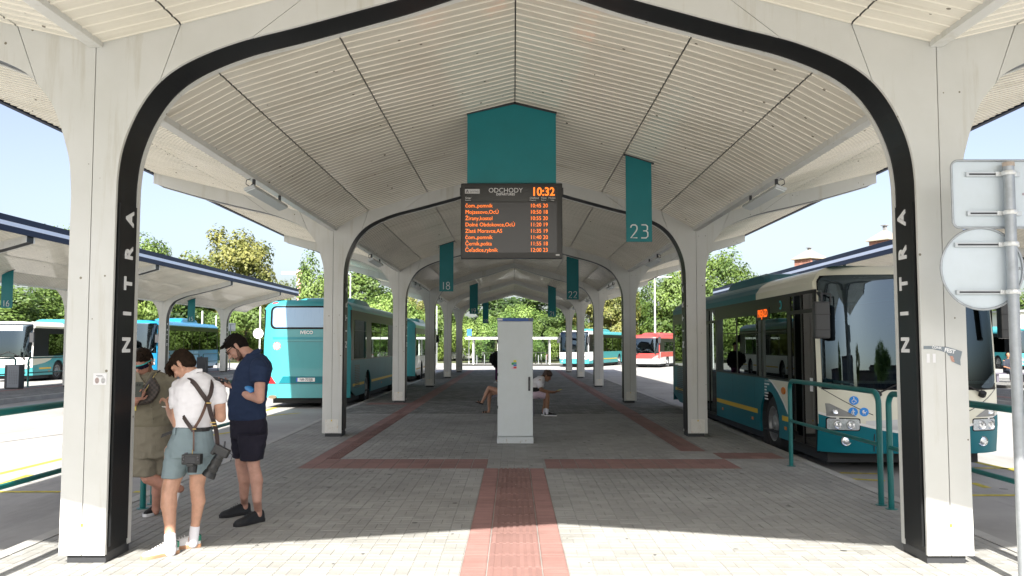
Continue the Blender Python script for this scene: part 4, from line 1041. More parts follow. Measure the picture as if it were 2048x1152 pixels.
curve_patch('front_grille_panel', BSILV, lambda x: vt(x)+.004, lambda x: max(vt(x)+.012, .80-.05*abs(x)), -.72, .72, .006)
curve_patch('bonnet_seam', DARK, lambda x: vt(x)+.10+.26*(abs(x)/hw)**2.2, lambda x: vt(x)+.112+.26*(abs(x)/hw)**2.2, -hw+.02, -.62, .0045); curve_patch('bonnet_seam', DARK, lambda x: vt(x)+.10+.26*(abs(x)/hw)**2.2, lambda x: vt(x)+.112+.26*(abs(x)/hw)**2.2, .62, hw-.02, .0045)
b = MB(); b.tube([(-.60, F(-.6, .4)-.004, .33), (-.60, F(-.6, .6)-.004, .58)], .006, 5); b.tube([(.60, F(.6, .4)-.004, .33), (.60, F(.6, .6)-.004, .58)], .006, 5); build(b, 'bumper_joint', DARK, rb)
SB = mat('sticker_blue_bright', (.01, .24, .72), .4)
def pict(x, z, kind):
    y = F(x, z)-.006; b = MB(); b.prism([(x+.062*math.cos(2*math.pi*k/24), z+.062*math.sin(2*math.pi*k/24)) for k in range(24)], lambda a, c, d: (a, F(a, c)-.004-d, c), 0, .002); st = build(b, 'pictogram_disc', SB, rb)
    b = MB(); yy = y-.004; P = lambda dx, dz: (x+dx, yy, z+dz)
    if kind == 'wheelchair':
        b.tube([P(-.002, .036), P(-.004, .008), P(.022, .006), P(.03, -.022)], .006, 5); b.tube([P(-.008+.024*math.cos(a), -.012+.024*math.sin(a)) for a in [R(100+22*k) for k in range(12)]], .004, 5); b.ell(P(-.004, .042), (.007, .003, .007))
    elif kind == 'person':
        b.ell(P(0, .036), (.008, .003, .008)); b.tube([P(0, .024), P(0, -.004)], .011, 6); b.tube([P(0, 0), P(.012, -.042)], .006, 5); b.tube([P(0, 0), P(-.010, -.042)], .006, 5); b.tube([P(0, .022), P(.024, .0)], .005, 5); b.tube([P(0, .022), P(-.022, .002), P(-.026, -.03)], .004, 5)
    else:
        b.prism([(x-.03, z-.002), (x-.02, z-.018), (x+.014, z-.018), (x+.026, z-.002)], lambda a, c, d: (a, yy-d, c), 0, .003); b.prism([(x-.002, z), (x-.002, z+.03), (x-.022, z+.022), (x-.03, z)], lambda a, c, d: (a, yy-d, c), 0, .003)
        b.tube([P(.026, 0), P(.034, .012)], .004, 5)
        for dx in (-.016, .012): b.tube([P(dx, -.025), P(dx, -.032)], .006, 8)
    build(b, 'pictogram_symbol', LETTER, st)
pict(-.87, 1.05, 'wheelchair'); pict(-.885, .89, 'person'); pict(-.74, .89, 'pram')
xs_ = -hw-.006
b = MB(); b.box(-hw-.008, -hw, 2.58, 3.36, 2.28, 2.5); dp = build(b, 'destination_display', BBLACK, rb)
text('display_text', 'PREJAZD', .185, mat('orange_led_text', (1., .14, .01), .5, emit=.4), dp, frameM((-hw-.0095, 2.97, 2.39), (0, -1, 0), (0, 0, 1)), ext=.001, bold=.004, sx=.82)
b = MB(); sp = [(1.52, 1.245), (1.52, .62), (1.62, .72), (1.85, .90), (2.15, 1.08), (2.45, 1.2), (2.62, 1.245)]
b.prism(sp, lambda y, z, d: (-hw-d, y, z), 0, .003); build(b, 'cream_swoosh_panel', CREAM, rb)
b = MB(); b.prism([(2.62, 1.245), (2.45, 1.2), (2.15, 1.08), (1.85, .90), (1.62, .72), (1.52, .62), (1.52, .58), (1.66, .71), (1.89, .88), (2.18, 1.05), (2.5, 1.185), (2.72, 1.245)], lambda y, z, d: (-hw-d, y, z), 0, .0035); build(b, 'white_swoosh_line', BWHITE, rb)
b = MB(); b.prism([(1.86+.1*math.cos(a), 1.09+.06*math.sin(a)) for a in [2*math.pi*k/16 for k in range(16)]], lambda y, z, d: (-hw-d, y, z), .003, .02); build(b, 'side_indicator', AMB, rb, bevel=.003)
b = MB()
for k, ws_ in enumerate([(.09, .10, .05), (.06, .05), (.11,), (.05, .08, .06), (.05, .12), (.20,)]):
    yy = 2.95
    for w_ in ws_: b.box(-hw-.003, -hw, yy-w_, yy, 1.145-k*.052, 1.17-k*.052); yy -= w_+.018
build(b, 'small_print_lines', LETTER, rb)
text('model_print', 'CROSSWAY', .05, LETTER, rb, frameM((-hw-.002, 2.75, 1.21), (0, -1, 0), (0, 0, 1)), ext=.0005, spacing=1.6)
b = MB(); b.box(-hw-.003, -hw, .38, .46, 1.05, 1.42) if 0 else b.box(-hw+.005, -hw+.010, .50, .62, 1.15, 1.35); build(b, 'door_notice', STW, rb)
b = MB(); b.tube([(-hw-.005, 1.95, 2.50+.05*0), (-hw-.005, 1.95, 2.56)], .001, 4); b.prism([(1.95+r_*math.cos(a), 2.5+r_*math.sin(a)) for a in [R(50+26*k) for k in range(11)] for r_ in (.075,)]+[(1.95+.045*math.cos(a), 2.5+.045*math.sin(a)) for a in [R(310-26*k) for k in range(11)]], lambda y, z, d: (-hw-d, y, z), .004, .007); build(b, 'operator_emblem', mat('emblem_teal', (0, .35, .4), .4), rb)

# ---- left near bus seen from the rear (heads away)
LB_X, LB_Y = -6.05, 24.75
lb, F2, G2, patch2, hw2 = make_bus('intercity_bus', 'turquoise intercity bus seen from the rear, left of the platform', (LB_X, LB_Y+12, ROADZ), math.pi, L=12, W=2.55, H=3.16, lower=BTEAL, front_up=BCYAN, front_low=BCYAN, roofc=BCYAN, roof_front=None, doors=(), windows=[(.9, 2.6), (2.7, 4.5), (4.6, 6.4), (6.5, 8.3), (9.3, 11.35)], belt=1.38, band_top=2.86, ac=(6.5, 9.5, .2), windshield=(1.3, 2.95))
# rear details: in local space rear is at y=L, world -Y side
Rr = lambda nm, m, rows, off=.008, nx=16, par=None: patch2(nm, m, rows, off, nx, G2, par, +1)
CURT = mat('curtain_pale_blue', (.42, .58, .75), .8, dirt=((30, 30, 1.5), (.72, .78, .85)))
Rr('rear_window_surround', BBLACK, rounded_rows(2.29, 2.97, -1.08, 1.08, .16), .005)
Rr('rear_window', mat('rear_window_curtained', (.20, .36, .55), .12, spec=.5, coat=.6, dirt=((26, 26, 1.2), (.7, .76, .84))), rounded_rows(2.345, 2.92, -1.01, 1.01, .12), .009)
Rr('engine_cover_crease_shade', mat('bus_turquoise_shade_line', (.01, .22, .27), .4), [(1.99, -.98, .98), (2.06, -1.0, 1.0)], .004)  # crease drawn as a flat band, its shade put into the colour
Rr('engine_cover_seam', DARK, [(1.92, -1.06, 1.06), (1.928, -1.06, 1.06)], .004)
for s in (-1, 1):
    Rr('corner_seam', DARK, [(.55, s*1.12-.004, s*1.12+.004), (2.9, s*1.12-.004, s*1.12+.004)], .005, 2)
    Rr('bumper_side_seam', DARK, [(.36, s*.80-.004, s*.80+.004), (.72, s*.90-.004, s*.90+.004)], .005, 2)
    a, c = (.90, 1.20)
    Rr('rear_lamp', REDL, [(.72, s*.98-.11, s*.98+.10), (.84, s*1.03-.07, s*1.03+.08), (.97, s*1.10-.05, s*1.10+.06), (1.1, s*1.15-.03, s*1.15+.04)], .012, 4)
    b = MB(); b.ell((s*.93, 11.74, 3.045), (.15, .06, .045)); build(b, 'marker_lamp', REDL, lb)
Rr('bumper_seam', DARK, [(.70, -1.2, 1.2), (.712, -1.2, 1.2)], .006)
Rr('number_plate_recess', BTEAL, [(.72, -.78, .78), (.92, -.66, .66)], .005)
text('maker_lettering', 'IVECO', .13, LETTER, lb, frameM((0.0, G2(0, 2.19)+.012, 2.19), (-1, 0, 0), (0, 0, 1)), ext=.006, bold=.004)
Rr('number_plate', mat('number_plate_white', (.7, .71, .72), .4), [(.77, -.27, .27), (.88, -.27, .27)], .014, 2)
Rr('plate_country_band', mat('plate_blue', (.02, .08, .5), .4), [(.77, .23, .27), (.88, .23, .27)], .017, 2)
text('number_plate_text', 'NR·703JB', .105, mat('plate_print', (.02, .02, .03), .5), lb, frameM((-.02, 12.0+.019, .825), (-1, 0, 0), (0, 0, 1)), ext=.001, sx=.92)
b = MB(); b.prism([(.86+.115*math.cos(2*math.pi*k/26), 1.80+.115*math.sin(2*math.pi*k/26)) for k in range(26)], lambda a, z, d: (a, G2(a, z)+d, z), .002, .006); o = build(b, 'speed_sticker_rim', REDL, lb)
b = MB(); b.prism([(.86+.095*math.cos(2*math.pi*k/26), 1.80+.095*math.sin(2*math.pi*k/26)) for k in range(26)], lambda a, z, d: (a, G2(a, z)+d, z), .006, .008); build(b, 'speed_sticker_face', STW, o)
text('speed_sticker_text', '100', .09, GT, o, frameM((.86, G2(.86, 1.80)+.0105, 1.80), (-1, 0, 0), (0, 0, 1)), ext=.001, bold=.001)
b = MB(); b.prism([(-.32+.0, .40), (.32, .40), (.30, .62), (.22, .66), (-.22, .66), (-.30, .62)], lambda a, z, d: (a, G2(a, z)+d, z), .001, .004); build(b, 'tow_cover', BCYAN, lb)
b = MB(); b.tube([(.95, 11.75, .33), (.95, 12.03, .33)], .05, 12, flat=(2.4, 1)); build(b, 'exhaust_pipe', mat('exhaust_metal', (.25, .2, .14), .4, metal=.8), lb)
b = MB(); b.box(-.2, .9, 10.6, 11.3, .12, .3); build(b, 'engine_sump', INT, lb)
# ---- others
def simple_bus(name, label, loc, rz, **k):
    k.setdefault('detail', 0); r, f_, g_, p_, h_ = make_bus(name, label, loc, rz, **k); return r, f_, p_, h_
r, f_, p_, h_ = simple_bus('intercity_bus', 'turquoise bus parked behind the first one, with white lower side', (-6.1, 53.5, ROADZ), math.pi, L=12, W=2.55, H=3.05, lower=BWHITE, front_up=BCYAN, front_low=BCYAN, roofc=BCYAN)
r, f_, p_, h_ = simple_bus('city_bus', 'cream and turquoise bus facing forward at the left photo edge', (-25.15, 42, ROADZ), 0, L=12, W=2.5, H=3.0, lower=BCYAN, front_up=BWHITE, front_low=BCYAN, roofc=BCYAN, roof_front=CREAM)
b = MB()
b.prism([(.35, 1.24), (2.2, 1.24), (1.9, 1.05), (1.4, .92), (.35, .80)], lambda y, z, d: (h_+d, y, z), 0, .004); build(b, 'cream_swoosh_panel', CREAM, r)
p_('destination_display', mat('pale_display', (.35, .42, .5), .3), [(2.52, -.8, .8), (2.78, -.8, .8)], .02)
r, f_, p_, h_ = simple_bus('coach', 'blue coach parked behind the left side platform', (-22.45, 50.3, ROADZ), R(3.5), L=13, W=2.5, H=3.3, lower=BBLUE, front_up=BBLUE, front_low=BBLUE, roofc=BBLUE, belt=1.45, band_top=3.0, ac=(5.5, 9.0, .28), yline=False, windshield=(1.35, 3.1))
b = MB(); b.prism([(.5, 1.44), (1.9, 1.44), (2.6, 1.30), (1.6, 1.15), (.5, 1.12)], lambda y, z, d: (h_+d, y, z), 0, .004); build(b, 'dark_side_sweep', BBLACK, r)
CL = mat('cloud_print', (.2, .5, .68), .4, var=(1.5, .45)); b = MB(); b.box(h_, h_+.003, 3.5, 8.1, .75, 1.4); build(b, 'cloud_print_panel', CL, r)
def rz_of(dx, dy): return math.atan2(-dx, dy)
r, f_, p_, h_ = simple_bus('intercity_bus', 'white and turquoise bus in the sun beyond the platform end', (4.72, 68.4, ROADZ), rz_of(.40, .92), L=12, W=2.5, H=2.95, lower=BCYAN, front_up=BWHITE, front_low=BCYAN, roofc=BCYAN, roof_front=BWHITE, sideglass=GL_SIDE)
b = MB(); b.prism([(.35, .5), (.35, 1.24), (3.4, 1.24), (2.9, 1.0), (2.2, .8), (1.2, .55)], lambda y, z, d: (-h_-d, y, z), 0, .004); build(b, 'white_swoosh_panel', BWHITE, r)
b = MB(); b.prism([(.35, .5), (.35, 1.24), (3.4, 1.24), (2.9, 1.0), (2.2, .8), (1.2, .55)], lambda y, z, d: (h_+d, y, z), 0, .004); build(b, 'white_swoosh_panel', BWHITE, r)
r, f_, p_, h_ = simple_bus('city_bus', 'red and silver bus in the sun left of the near right bus', (10.3, 67.6, ROADZ), rz_of(.42, .9), L=11, W=2.4, H=2.62, lower=BSILV, front_up=BRED, front_low=BSILV, roofc=BRED, belt=1.25, band_top=2.3, windshield=(1.15, 2.35), yline=False, ac=(2.5, 7.5, .18))
for s in (-1, 1):
    b = MB(); b.prism([(.6, 1.24), (9.9, 1.24), (9.9, .85), (1.5, .85), (.5, .8)], lambda y, z, d: (s*(h_+d), y, z), 0, .004); build(b, 'red_side_panel', BRED, r)
r, f_, p_, h_ = simple_bus('city_bus', 'turquoise bus facing forward behind the sign pole at the right edge', (37.6, 61.5, ROADZ), R(0), L=12, W=2.5, H=3.0, lower=BCYAN, front_up=BCYAN, front_low=BCYAN, roofc=BCYAN)
r, f_, p_, h_ = simple_bus('city_bus', 'turquoise bus seen through the windscreen of the near right bus', (33.2, 62.5, ROADZ), R(0), L=12, W=2.5, H=3.0, lower=BCYAN, front_up=BCYAN, front_low=BCYAN, roofc=BCYAN)
# ---- parked cars
def car(label, loc, rz, m):
    t = thing('parked_car', label, 'car', loc, rz)
    prof = [(-2.1, .28), (-2.12, .62), (-1.95, .86), (-1.2, .95), (-.55, 1.38), (.75, 1.42), (1.55, 1.02), (2.05, .95), (2.12, .6), (2.08, .28)]
    rings = []
    for x, k in ((-.86, .94), (-.80, 1.0), (.80, 1.0), (.86, .94)): rings.append([(x*(1-.18*max(0, (z-.9))/.5), y*(1 if abs(x) < .85 else .99), .28+(z-.28)*k) for y, z in prof])
    b = MB(); b.loft(rings); build(b, 'body', m, t, bevel=.03)
    g_ = mat('car_window', (.02, .025, .03), .05)
    for s in (-1, 1):
        b = MB(); b.prism([(-1.1, .97), (-.55, 1.31), (.7, 1.35), (1.4, 1.02)], lambda y, z, d: (s*(.86-.155*max(0, z-.9)/.5*1.0+d-.0), y, z), -.02, .006); build(b, 'side_window', g_, t)
        for y in (-1.3, 1.3):
            b = MB(); b.tube([(s*.66, y, .31), (s*.87, y, .31)], .31, 20); w = build(b, 'wheel', TYRE, t); b = MB(); b.tube([(s*.868, y, .31), (s*.88, y, .31)], .2, 14); build(b, 'rim', RIM, w)
        b = MB(); b.ell((s*.62, -2.05, .68), (.16, .08, .07)); build(b, 'headlight', LGL, t); b = MB(); b.ell((s*.68, 2.06, .78), (.13, .06, .09)); build(b, 'tail_light', REDL, t)
    b = MB(); b.add([(-.66, -1.16, 1.0), (.66, -1.16, 1.0), (.58, -.58, 1.37), (-.58, -.58, 1.37)], [(0, 1, 2, 3)]); build(b, 'windscreen', g_, t, fix=False)
    return t
car('red car parked under the trees left of the cycle shelter', (J(900, 700, 97).x, 97, ROADZ), R(15), BRED)
car('white car parked beside the red one left of the cycle shelter', (J(923, 700, 95).x, 95, ROADZ), R(-20), BWHITE)
# ============================================================= trees and far buildings
LG = [leafmat('leaves_green', (.05, .10, .02), (.24, .34, .075)), leafmat('leaves_yellowing', (.10, .13, .03), (.36, .34, .10)), leafmat('leaves_bright', (.08, .16, .03), (.34, .46, .12)), leafmat('leaves_dark', (.02, .05, .012), (.14, .22, .045))]
BARK = mat('tree_bark', (.09, .075, .06), .9, var=(4, .3), bump=(12, .6))
def crown_mesh(seed, n, leaf, squash=1., droop=0., m=None, lumps=56):
    rnd = random.Random(seed); b = MB(); b.mats = [m]
    cl = []
    for k in range(lumps):
        while True:
            p = Vector((rnd.uniform(-1, 1), rnd.uniform(-1, 1), rnd.uniform(-1, 1)))
            if .25 < p.length < 1: break
        p = p.normalized()*(.45+.5*rnd.random()**.6); p.z *= 1.05*squash; cl.append((p, rnd.uniform(.18, .36)))
    for i in range(n):
        c, r = cl[rnd.randrange(len(cl))]
        q = Vector((rnd.gauss(0, 1), rnd.gauss(0, 1), rnd.gauss(0, .8))).normalized()*r*(rnd.random()**.35)
        p = c+q; p.z -= droop*abs(q.length)*2*rnd.random()
        nrm = (q.normalized()*1.0+p.normalized()*.7+Vector((rnd.uniform(-1, 1), rnd.uniform(-1, 1), rnd.uniform(-.3, 1.1)))*.9).normalized()
        a = nrm.orthogonal().normalized(); a = Quaternion(nrm, rnd.uniform(0, 6.28)) @ a; bb = nrm.cross(a)
        s = leaf*rnd.uniform(.6, 1.35)
        b.add([p-a*s*.5, p-bb*s*.33+a*s*.05, p+a*s*.55, p+bb*s*.33+a*s*.05], [(0, 1, 2, 3)])
    return b.mesh('crown')
CR = [crown_mesh(11, 15000, .072, 1., 0, LG[0]), crown_mesh(12, 15000, .068, 1.1, 0, LG[1]), crown_mesh(13, 15000, .072, .85, .5, LG[2]), crown_mesh(14, 15000, .075, 1., 0, LG[3]), crown_mesh(15, 14000, .075, .9, 0, LG[0], 46), crown_mesh(16, 15000, .068, 1.15, .3, LG[0])]
def trunk_mesh(seed, h):
    rnd = random.Random(seed); b = MB(); b.mats = [BARK]
    b.tube([(0, 0, 0), (.05, .02, h*.4), (-.04, .05, h*.75), (0, 0, h)], [.24, .19, .15, .08], 9)
    for k in range(7):
        a = rnd.uniform(0, 6.28); z = h*rnd.uniform(.45, .8); l = rnd.uniform(1.2, 2.6)
        b.tube([(0, 0, z), (math.cos(a)*l*.5, math.sin(a)*l*.5, z+l*.5), (math.cos(a)*l, math.sin(a)*l, z+l*1.05)], [.09, .06, .03], 6)
    return b.mesh('trunk')
TR = [trunk_mesh(3, 6), trunk_mesh(4, 7)]
def tree(label, u, Y, top_v, w, kind, base_z=None, low=.26, cat='tree', sy=1.):
    x = J(u, 640, Y).x; zt = J(u, top_v, Y).z; b0 = ROADZ if base_z is None else base_z; H = zt-b0
    t = thing('broadleaf_tree' if kind != 2 else 'drooping_tree', label, cat, (x, Y, b0), 0)
    ch = H*(1-low); c = link('crown', CR[kind], t, (0, 0, H-ch/2)); c.scale = (w/2*1.08, w/2*sy, ch/2*1.02); c.rotation_euler = (0, 0, random.uniform(0, 6.28))
    tk = link('trunk', TR[kind % 2], t); hh = H*(low+.45); tk.scale = (hh/7, hh/7, hh/7)
    return t
# left of the near left column and behind the left side canopy
tree('low bushy green tree at the left photo edge above the cream bus', 15, 78, 578, 11, 0, low=.05)
tree('round green tree just left of the near left column above the cream bus', 95, 82, 585, 10, 5, low=.05)
tree('dark green tree hidden low behind the left side canopy', -60, 88, 560, 12, 3, low=.1)
tree('green tree peeking above the canopy right of the near left column', 300, 92, 482, 7, 0)
tree('green tree behind the near left column, tip showing at its edge', 135, 96, 455, 7, 5)
tree('dark tree behind the blue coach roof', 320, 96, 560, 12, 3, low=.1)
tree('tall yellowing tree above the left side canopy', 462, 98, 472, 10.5, 1, low=.2)
tree('darker green tree below the tall yellowing one', 400, 104, 520, 8, 0, low=.15)
tree('dense green tree left of the teal bus rear', 492, 90, 560, 7.5, 3, low=.05)
tree('yellow green tree behind the round stop sign', 545, 94, 575, 7, 1, low=.05)
tree('green tree just right of the side canopy end, above the teal bus', 640, 88, 520, 6.5, 5, low=.1)
tree('wide green tree above the roof of the teal bus', 720, 90, 545, 9.5, 0, low=.1)
tree('pale green tree between the second and third left columns', 775, 84, 572, 6, 2, low=.1)
tree('autumn coloured tree above the row of left buses', 832, 98, 598, 6, 1, low=.1)
tree('green tree between the farthest left columns', 885, 92, 600, 5, 0, low=.1)
tree('slim dark tree at the far left column', 925, 96, 600, 5, 3, low=.1)
# centre
tree('large dark green tree filling the end of the platform, left part', 985, 100, 590, 9, 3, low=.15)
tree('large dark green tree filling the end of the platform, right part', 1075, 104, 585, 10, 3, low=.15)
tree('bright drooping tree behind the left half of the cycle shelter', 965, 84, 625, 5.2, 2, low=.1)
tree('yellow green drooping tree above the cabinet', 1040, 92, 602, 5.5, 2, low=.2)
tree('green bush behind the right half of the cycle shelter', 1082, 86, 650, 3.5, 0, low=.05)
tree('dense dark tree left of the far right columns', 1118, 92, 605, 6.5, 3, low=.1)
tree('orange tinged tree between the far right columns', 1168, 95, 585, 6, 1, low=.1)
tree('yellowing tree behind the turquoise and white bus', 1222, 93, 578, 6.5, 1, low=.1)
# right
tree('loose green tree with sky gaps behind the red bus', 1292, 98, 556, 7.5, 5, low=.1)
tree('green tree left of the second right column', 1340, 92, 550, 6.5, 0, low=.1)
tree('tall green tree above the roof of the near right bus', 1455, 96, 512, 8.4, 0, low=.15)
tree('yellow green tree beside the second right column', 1385, 100, 552, 6.5, 1, low=.1)
tree('low green tree under the tall one, above the near right bus', 1490, 92, 552, 6, 5, low=.1)
tree('green tree behind the sign pole at the right edge', 2046, 112, 590, 9, 0, low=.1)
tree('green tree seen past the right bus, right photo edge', 1960, 118, 600, 12, 3, low=.1)
# far hedge mass closing the view under the crowns
hb = MB(); hb.mats = [LG[3]]; rnd = random.Random(5)
for i in range(26000):
    x = rnd.uniform(-75, 85); y = 106+rnd.uniform(-1.6, 1.6)+.0; z = rnd.uniform(-.1, 1)**1*(5.2+1.5*noise.noise(Vector((x*.15, 0, 0)))); s = rnd.uniform(.25, .55)
    n_ = Vector((rnd.uniform(-1, 1), -1+rnd.uniform(-.6, .6), rnd.uniform(-.3, 1))).normalized(); a = n_.orthogonal().normalized(); a = Quaternion(n_, rnd.uniform(0, 6.28)) @ a; c = n_.cross(a); p = Vector((x, y, z))
    hb.add([p-a*s*.5, p-c*s*.35, p+a*s*.5, p+c*s*.35], [(0, 1, 2, 3)])
o = build(hb, 'hedge_belt', None, fix=False); stuff(o)
BRK = mat('weathered_brick', (.36, .17, .13), .9, var=(1.5, .4), specks=(3, .35, .5, (1.5, 1.6, 1.6)))
RFM = mat('pale_roof_sheet', (.33, .30, .25), .8, var=(.8, .1)); PLS = mat('pale_render', (.62, .52, .47), .9, var=(1, .2))
def tower(label, u0, u1, v_eave, v_apex, Y, v_ch):
    x0, x1 = J(u0, 500, Y).x, J(u1, 500, Y).x; ze, za, zc = J(u0, v_eave, Y).z, J(u0, v_apex, Y).z, J(u0, v_ch, Y).z; w = x1-x0
    t = thing('brick_tower', label, 'tower', ((x0+x1)/2, Y, ROADZ), R(30)); h = w*.74/2; ze -= ROADZ; za -= ROADZ; zc -= ROADZ
    b = MB(); b.box(-h, h, -h, h, 0, ze, BRK); build(b, 'wall', None, t)
    b = MB(); b.box(h, h+.02, -h, h, 0, ze-.5, PLS); build(b, 'rendered_side', None, t)
    b = MB(); e = h*1.22; k = .12
    b.add([(-e, -e, ze), (e, -e, ze), (e, e, ze), (-e, e, ze), (-k, -k, za), (k, -k, za), (k, k, za), (-k, k, za), (-e, -e, ze-.12), (e, -e, ze-.12), (e, e, ze-.12), (-e, e, ze-.12)], [(0, 1, 5, 4), (1, 2, 6, 5), (2, 3, 7, 6), (3, 0, 4, 7), (4, 5, 6, 7), (8, 9, 10, 11), (0, 1, 9, 8), (1, 2, 10, 9), (2, 3, 11, 10), (3, 0, 8, 11)])
    rf = build(b, 'roof', RFM, t)
    b = MB(); b.box(-.22, .22, -.22, .22, za-.6, zc-.12); b.box(-.42, .42, -.42, .42, zc-.14, zc); build(b, 'chimney', mat('chimney_grey', (.2, .2, .21), .7), rf)
    for q in (-.45, .45):
        for dx in (0, 1):
            b = MB()
            if dx: b.box(q*h-.3*h, q*h+.3*h, -h-.05, -h, ze-.95, ze-.3)
            else: b.box(h, h+.05, q*h-.3*h, q*h+.3*h, ze-.95, ze-.3)
            wd = build(b, 'window', mat('dark_window', (.06, .07, .09), .3), t)
    return t
tower('brick tower with pyramid roof behind the near right bus, left and smaller of two', 1591, 1646, 518, 499, 150, 495)
tower('brick tower with pyramid roof touching the near right column, right and larger of two', 1742, 1800, 481, 460, 125, 450)
x0 = J(2022, 640, 95).x; t = thing('white_hall', 'low white flat hall behind the sign pole at the right edge', 'building', (x0, 95, ROADZ))
b = MB(); b.box(0, 30, 0, 12, 0, J(2040, 624, 95).z-ROADZ); build(b, 'wall', mat('hall_wall_white', (.68, .68, .66), .8, var=(.5, .08)), t)
b = MB(); b.box(-.4, 30.4, -.4, 12.4, J(2040, 624, 95).z-ROADZ, J(2040, 620, 95).z-ROADZ); build(b, 'roof_edge', mat('hall_roof_grey', (.3, .31, .32), .6), t)
for k in range(6):
    b = MB(); b.box(1+k*4, 4+k*4, -.06, 0, .2, 2.4); build(b, 'gate', mat('hall_gate_green', (.25, .32, .28), .6), t)
t = thing('tower_crane', 'faint pink tower crane jib far away above the left trees', 'crane', (J(598, 560, 420).x, 420, 0))
CRN = mat('crane_pink', (.75, .42, .42), .7); z = J(598, 548, 420).z; x0 = J(563, 548, 420).x-J(598, 560, 420).x
b = MB(); b.box(-.9, .9, -.9, .9, 0, z+2); build(b, 'mast', CRN, t)
b = MB()
for k in range(12): a = x0+(3-x0)*k/12; c = x0+(3-x0)*(k+1)/12; b.tube([(a, 0, z), (c, 0, z)], .14, 4); b.tube([(a, 0, z), ((a+c)/2, 0, z+.9), (c, 0, z)], .1, 4)
b.tube([(x0, 0, z+.9), (3, 0, z+.9)], .12, 4); build(b, 'jib', CRN, t)
# little light things on the paving
b = MB(); rnd = random.Random(9)
for u, v in [(830, 890), (762, 1050), (1386, 982), (1030, 969), (1254, 1078), (1134, 1077), (1196, 1010), (905, 1068), (666, 1128), (1540, 880), (1310, 1110), (726, 1108), (1178, 1126)]:
    p = G(u, v); s = rnd.uniform(.006, .016); tag(build(MB().prism([(s*math.cos(a)*rnd.uniform(.7, 1.3), s*math.sin(a)) for a in [2*math.pi*k/8 for k in range(8)]], lambda a, c, d: (p.x+a, p.y+c, d), .001, .003), 'chewing_gum_spot', mat('gum_pale' if v < 1000 else 'gum_dark', (.5, .5, .48) if v < 1000 else (.08, .08, .08), .8)), 'flattened chewing gum spot stuck on the pavers', 'gum spot', 'chewing gum spots on the pavers')

# ============================================================= unseen buildings and trees added behind the viewpoint for the bus glass to mirror
random.seed(4)
for i, (x, w, h, d) in enumerate([(-58, 30, 6, -62), (-20, 26, 9, -66), (12, 22, 5, -58), (38, 30, 7, -70), (72, 26, 6, -64)]):
    t = thing('unseen_building', ['unseen low plain block far left behind the viewpoint', 'unseen taller plain block left behind the viewpoint', 'unseen low plain block straight behind the viewpoint', 'unseen tallest plain block right behind the viewpoint', 'unseen plain block far right behind the viewpoint'][i], 'building', (x, d, ROADZ))
    b = MB(); b.box(-w/2, w/2, -10, 0, 0, h); build(b, 'wall', mat('unseen_wall_%d' % (i % 2), ((.22, .17, .14), (.26, .24, .21))[i % 2], .9, var=(.4, .2)), t)
    b = MB(); b.box(-w/2-.4, w/2+.4, -10.4, .4, h, h+.5); build(b, 'roof', mat('unseen_roof', (.10, .07, .06), .8), t)
    me = None
    for fz in range(int(h//3)):
        for k in range(int(w//3)):
            b = MB(); x0 = -w/2+1+k*3; b.box(x0, x0+1.4, 0, .05, 1+fz*3, 2.5+fz*3)
            build(b, 'window', mat('dark_window', (.06, .07, .09), .3), t)
for i, (x, y, s) in enumerate([(-30, -48, 5), (4, -46, 4), (26, -50, 5.5), (50, -52, 5)]):
    t = thing('broadleaf_tree', ['unseen added tree behind the viewpoint, leftmost', 'unseen added tree straight behind the viewpoint', 'unseen added tree behind the viewpoint, right of centre', 'unseen added tree behind the viewpoint, rightmost'][i], 'tree', (x, y, ROADZ))
    c = link('crown', CR[i % 4], t, (0, 0, 3+s*.7)); c.scale = (s*.7, s*.7, s*.8); k = link('trunk', TR[0], t); k.scale = (.8, .8, .8)
# ============================================================= people
def skinm(n, c): return mat('skin_'+n, c, .5, var=(14, .22), bump=(90, .2), sss=.12)
def cap(b, p0, r0, p1, r1, n=14, flat=None):
    p0, p1 = Vector(p0), Vector(p1); d = (p1-p0); L = d.length; d.normalize()
    pts = []; rr = []
    for k in range(5): a = math.pi/2*(1-k/5.); pts.append(p0-d*r0*math.sin(a)); rr.append(max(.0008, r0*math.cos(a)))
    for k in range(5): a = math.pi/2*(k+0)/4.; pts.append(p1+d*r1*math.sin(a)); rr.append(max(.0008, r1*math.cos(a)))
    b.tube(pts, rr, n, flat=flat)
def chain(b, P, n=14):
    for (p, r), (q, s) in zip(P, P[1:]): cap(b, p, r, q, s, n)
def ring(cu, xa, xb, Y, hy, z, n=24, pw=2.4, tilt=0):
    cx = (xa+xb)/2; hx = (xb-xa)/2; out = []
    for k in range(n):
        t = 2*math.pi*k/n; c, s = math.cos(t), math.sin(t)
        x = hx*math.copysign(abs(c)**(2/pw), c); y = hy*math.copysign(abs(s)**(2/pw), s); out.append((cx+x, Y+y, z+tilt*x))
    return out
def rings_px(rows, Y):     # rows: (v, uL, uR, half depth[, dY])
    out = []
    for r in rows:
        v, a, c, hy = r[:4]; y = Y+(r[4] if len(r) > 4 else 0); A, B = J(a, v, y), J(c, v, y); out.append(ring(None, A.x, B.x, y, hy, (A.z+B.z)/2))
    return out
